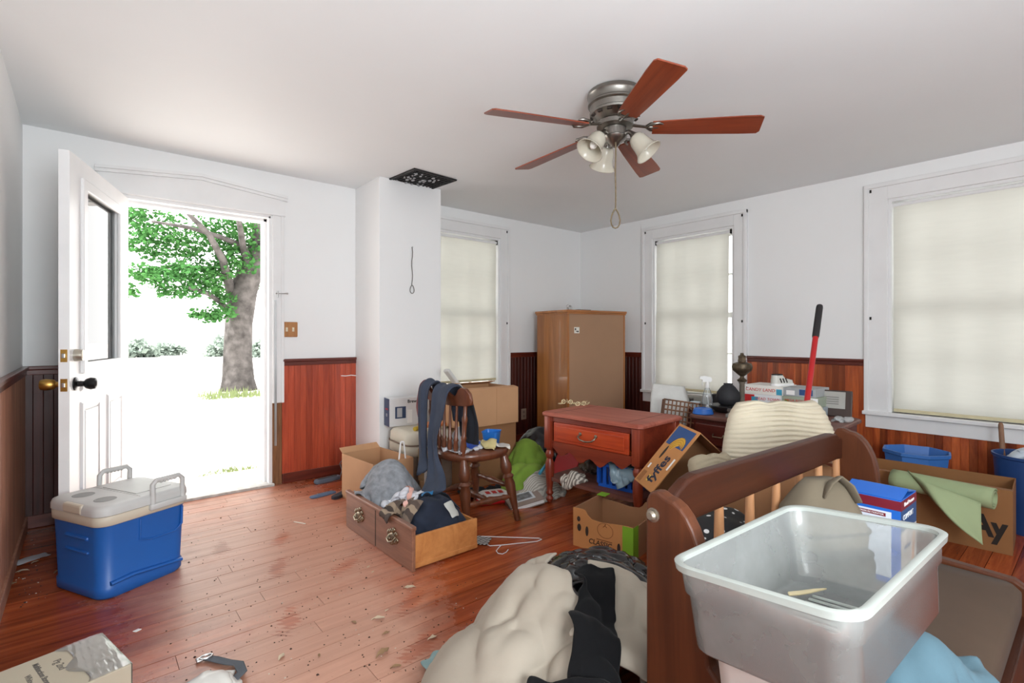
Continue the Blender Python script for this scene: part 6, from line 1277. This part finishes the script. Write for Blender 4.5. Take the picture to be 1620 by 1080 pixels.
def leaf_me(seed, mat):
    r = random.Random(seed); a = MB(); n = 6; L = .022; vs = []; 
    for i in range(n + 1):
        t = i / n; w = .010 * math.sin(math.pi * min(.98, t + .04)) * r.uniform(.7, 1.2); z = .004 * math.sin(t * 3.1) + .002
        vs += [(-L + 2 * L * t, -w, z + r.uniform(.0, .004)), (-L + 2 * L * t, 0, z), (-L + 2 * L * t, w, z + r.uniform(.0, .005))]
    a.add(vs, [(3 * i + j, 3 * i + j + 1, 3 * i + j + 4, 3 * i + j + 3) for i in range(n) for j in (0, 1)])
    me = bpy.data.meshes.new('dead_leaf'); me.from_pydata(a.v, [], a.f); me.materials.append(mat); me.polygons.foreach_set('use_smooth', [True] * len(me.polygons)); return me
lms = [leaf_me(i, m_leaf if i % 2 else m_leafl) for i in range(6)]
r5 = random.Random(11)
for i, (px, py, s) in enumerate([(598, 980, 1.2), (605, 1035, 1.5), (648, 931, 1.3), (626, 1056, .9), (684, 1010, 1.0), (690, 1063, 1.1), (714, 1026, .8), (610, 1003, .8), (445, 1040, .9), (560, 985, .7), (583, 897, .6), (655, 870, .7), (590, 905, .5), (925, 990, .0), (686, 1068, .7), (505, 1037, .5), (612, 966, .5), (720, 1030, .5), (35, 905, 1.2), (20, 925, 1.0), (55, 890, .8), (90, 905, .9)]):
    if s <= 0: continue
    q = P_(px, py, 0.); o = link('dead_leaf', lms[i % 6], None, (q.x, q.y, .0004), (0, 0, r5.uniform(0, 6.28)), (s, s, s)); tag(o, 'small curled dry leaf scrap lying on the floorboards', 'leaf', 'dry leaf scraps on the floor')
q = P_(217, 996); e = MB().box(-.012, .012, -.008, .008, 0, .003, .001).build('white_chip', m_whp); e.location = (q.x, q.y, .0006); e.rotation_euler = (0, R(8), R(40)); tag(e, 'single white paint chip on the red floor beyond the carton', 'chip')
q = P_(38, 888); hfw = HF(-.27, .2, 2.4, 3.6, .01); cloth_obj('torn_paper', M('grey_torn_paper', S(170, 170, 176), .8), hfw, (q.x + .03, q.y), (.14, .07), .75, R(20), .012, seed=141, fold=(.006, 4.), label='torn grey paper scrap by the worn left wainscot', cat='paper', th=.002, amp=.015, steps=50)
g = MB(); r6 = random.Random(5)
for k in range(900):
    if k < 520: px, py = r6.uniform(250, 760), r6.uniform(790, 1078)
    elif k < 640: px, py = r6.gauss(575, 55), r6.gauss(850, 40)
    elif k < 800: px, py = r6.uniform(440, 570), r6.uniform(765, 785)
    else: px, py = r6.uniform(5, 75), r6.uniform(850, 960)
    if py < 762: continue
    q = at(px, py, z=0); 
    if q.x < XL + .03 or q.y > YB - .03: continue
    s = r6.uniform(.0012, .0042) * (1.5 if r6.random() < .12 else 1); a = r6.uniform(0, 3.1); c, n = math.cos(a) * s, math.sin(a) * s
    g.mat(0 if r6.random() < .78 else 1); g.add([(q.x + c, q.y + n, .0003), (q.x - n, q.y + c * .8, .0003), (q.x - c, q.y - n, .0003), (q.x + n, q.y - c * .8, .0003), (q.x, q.y, s * .9)], [(0, 1, 4), (1, 2, 4), (2, 3, 4), (3, 0, 4), (3, 2, 1, 0)])
o = g.build('dirt_crumbs', [M('dirt_crumb', S(52, 34, 26), .9, var=0), M('pale_crumb', S(190, 176, 160), .9, var=0)], flip=False); tag(o, 'dark dirt crumbs and pale flakes scattered over the floorboards', 'dirt', kind='stuff')
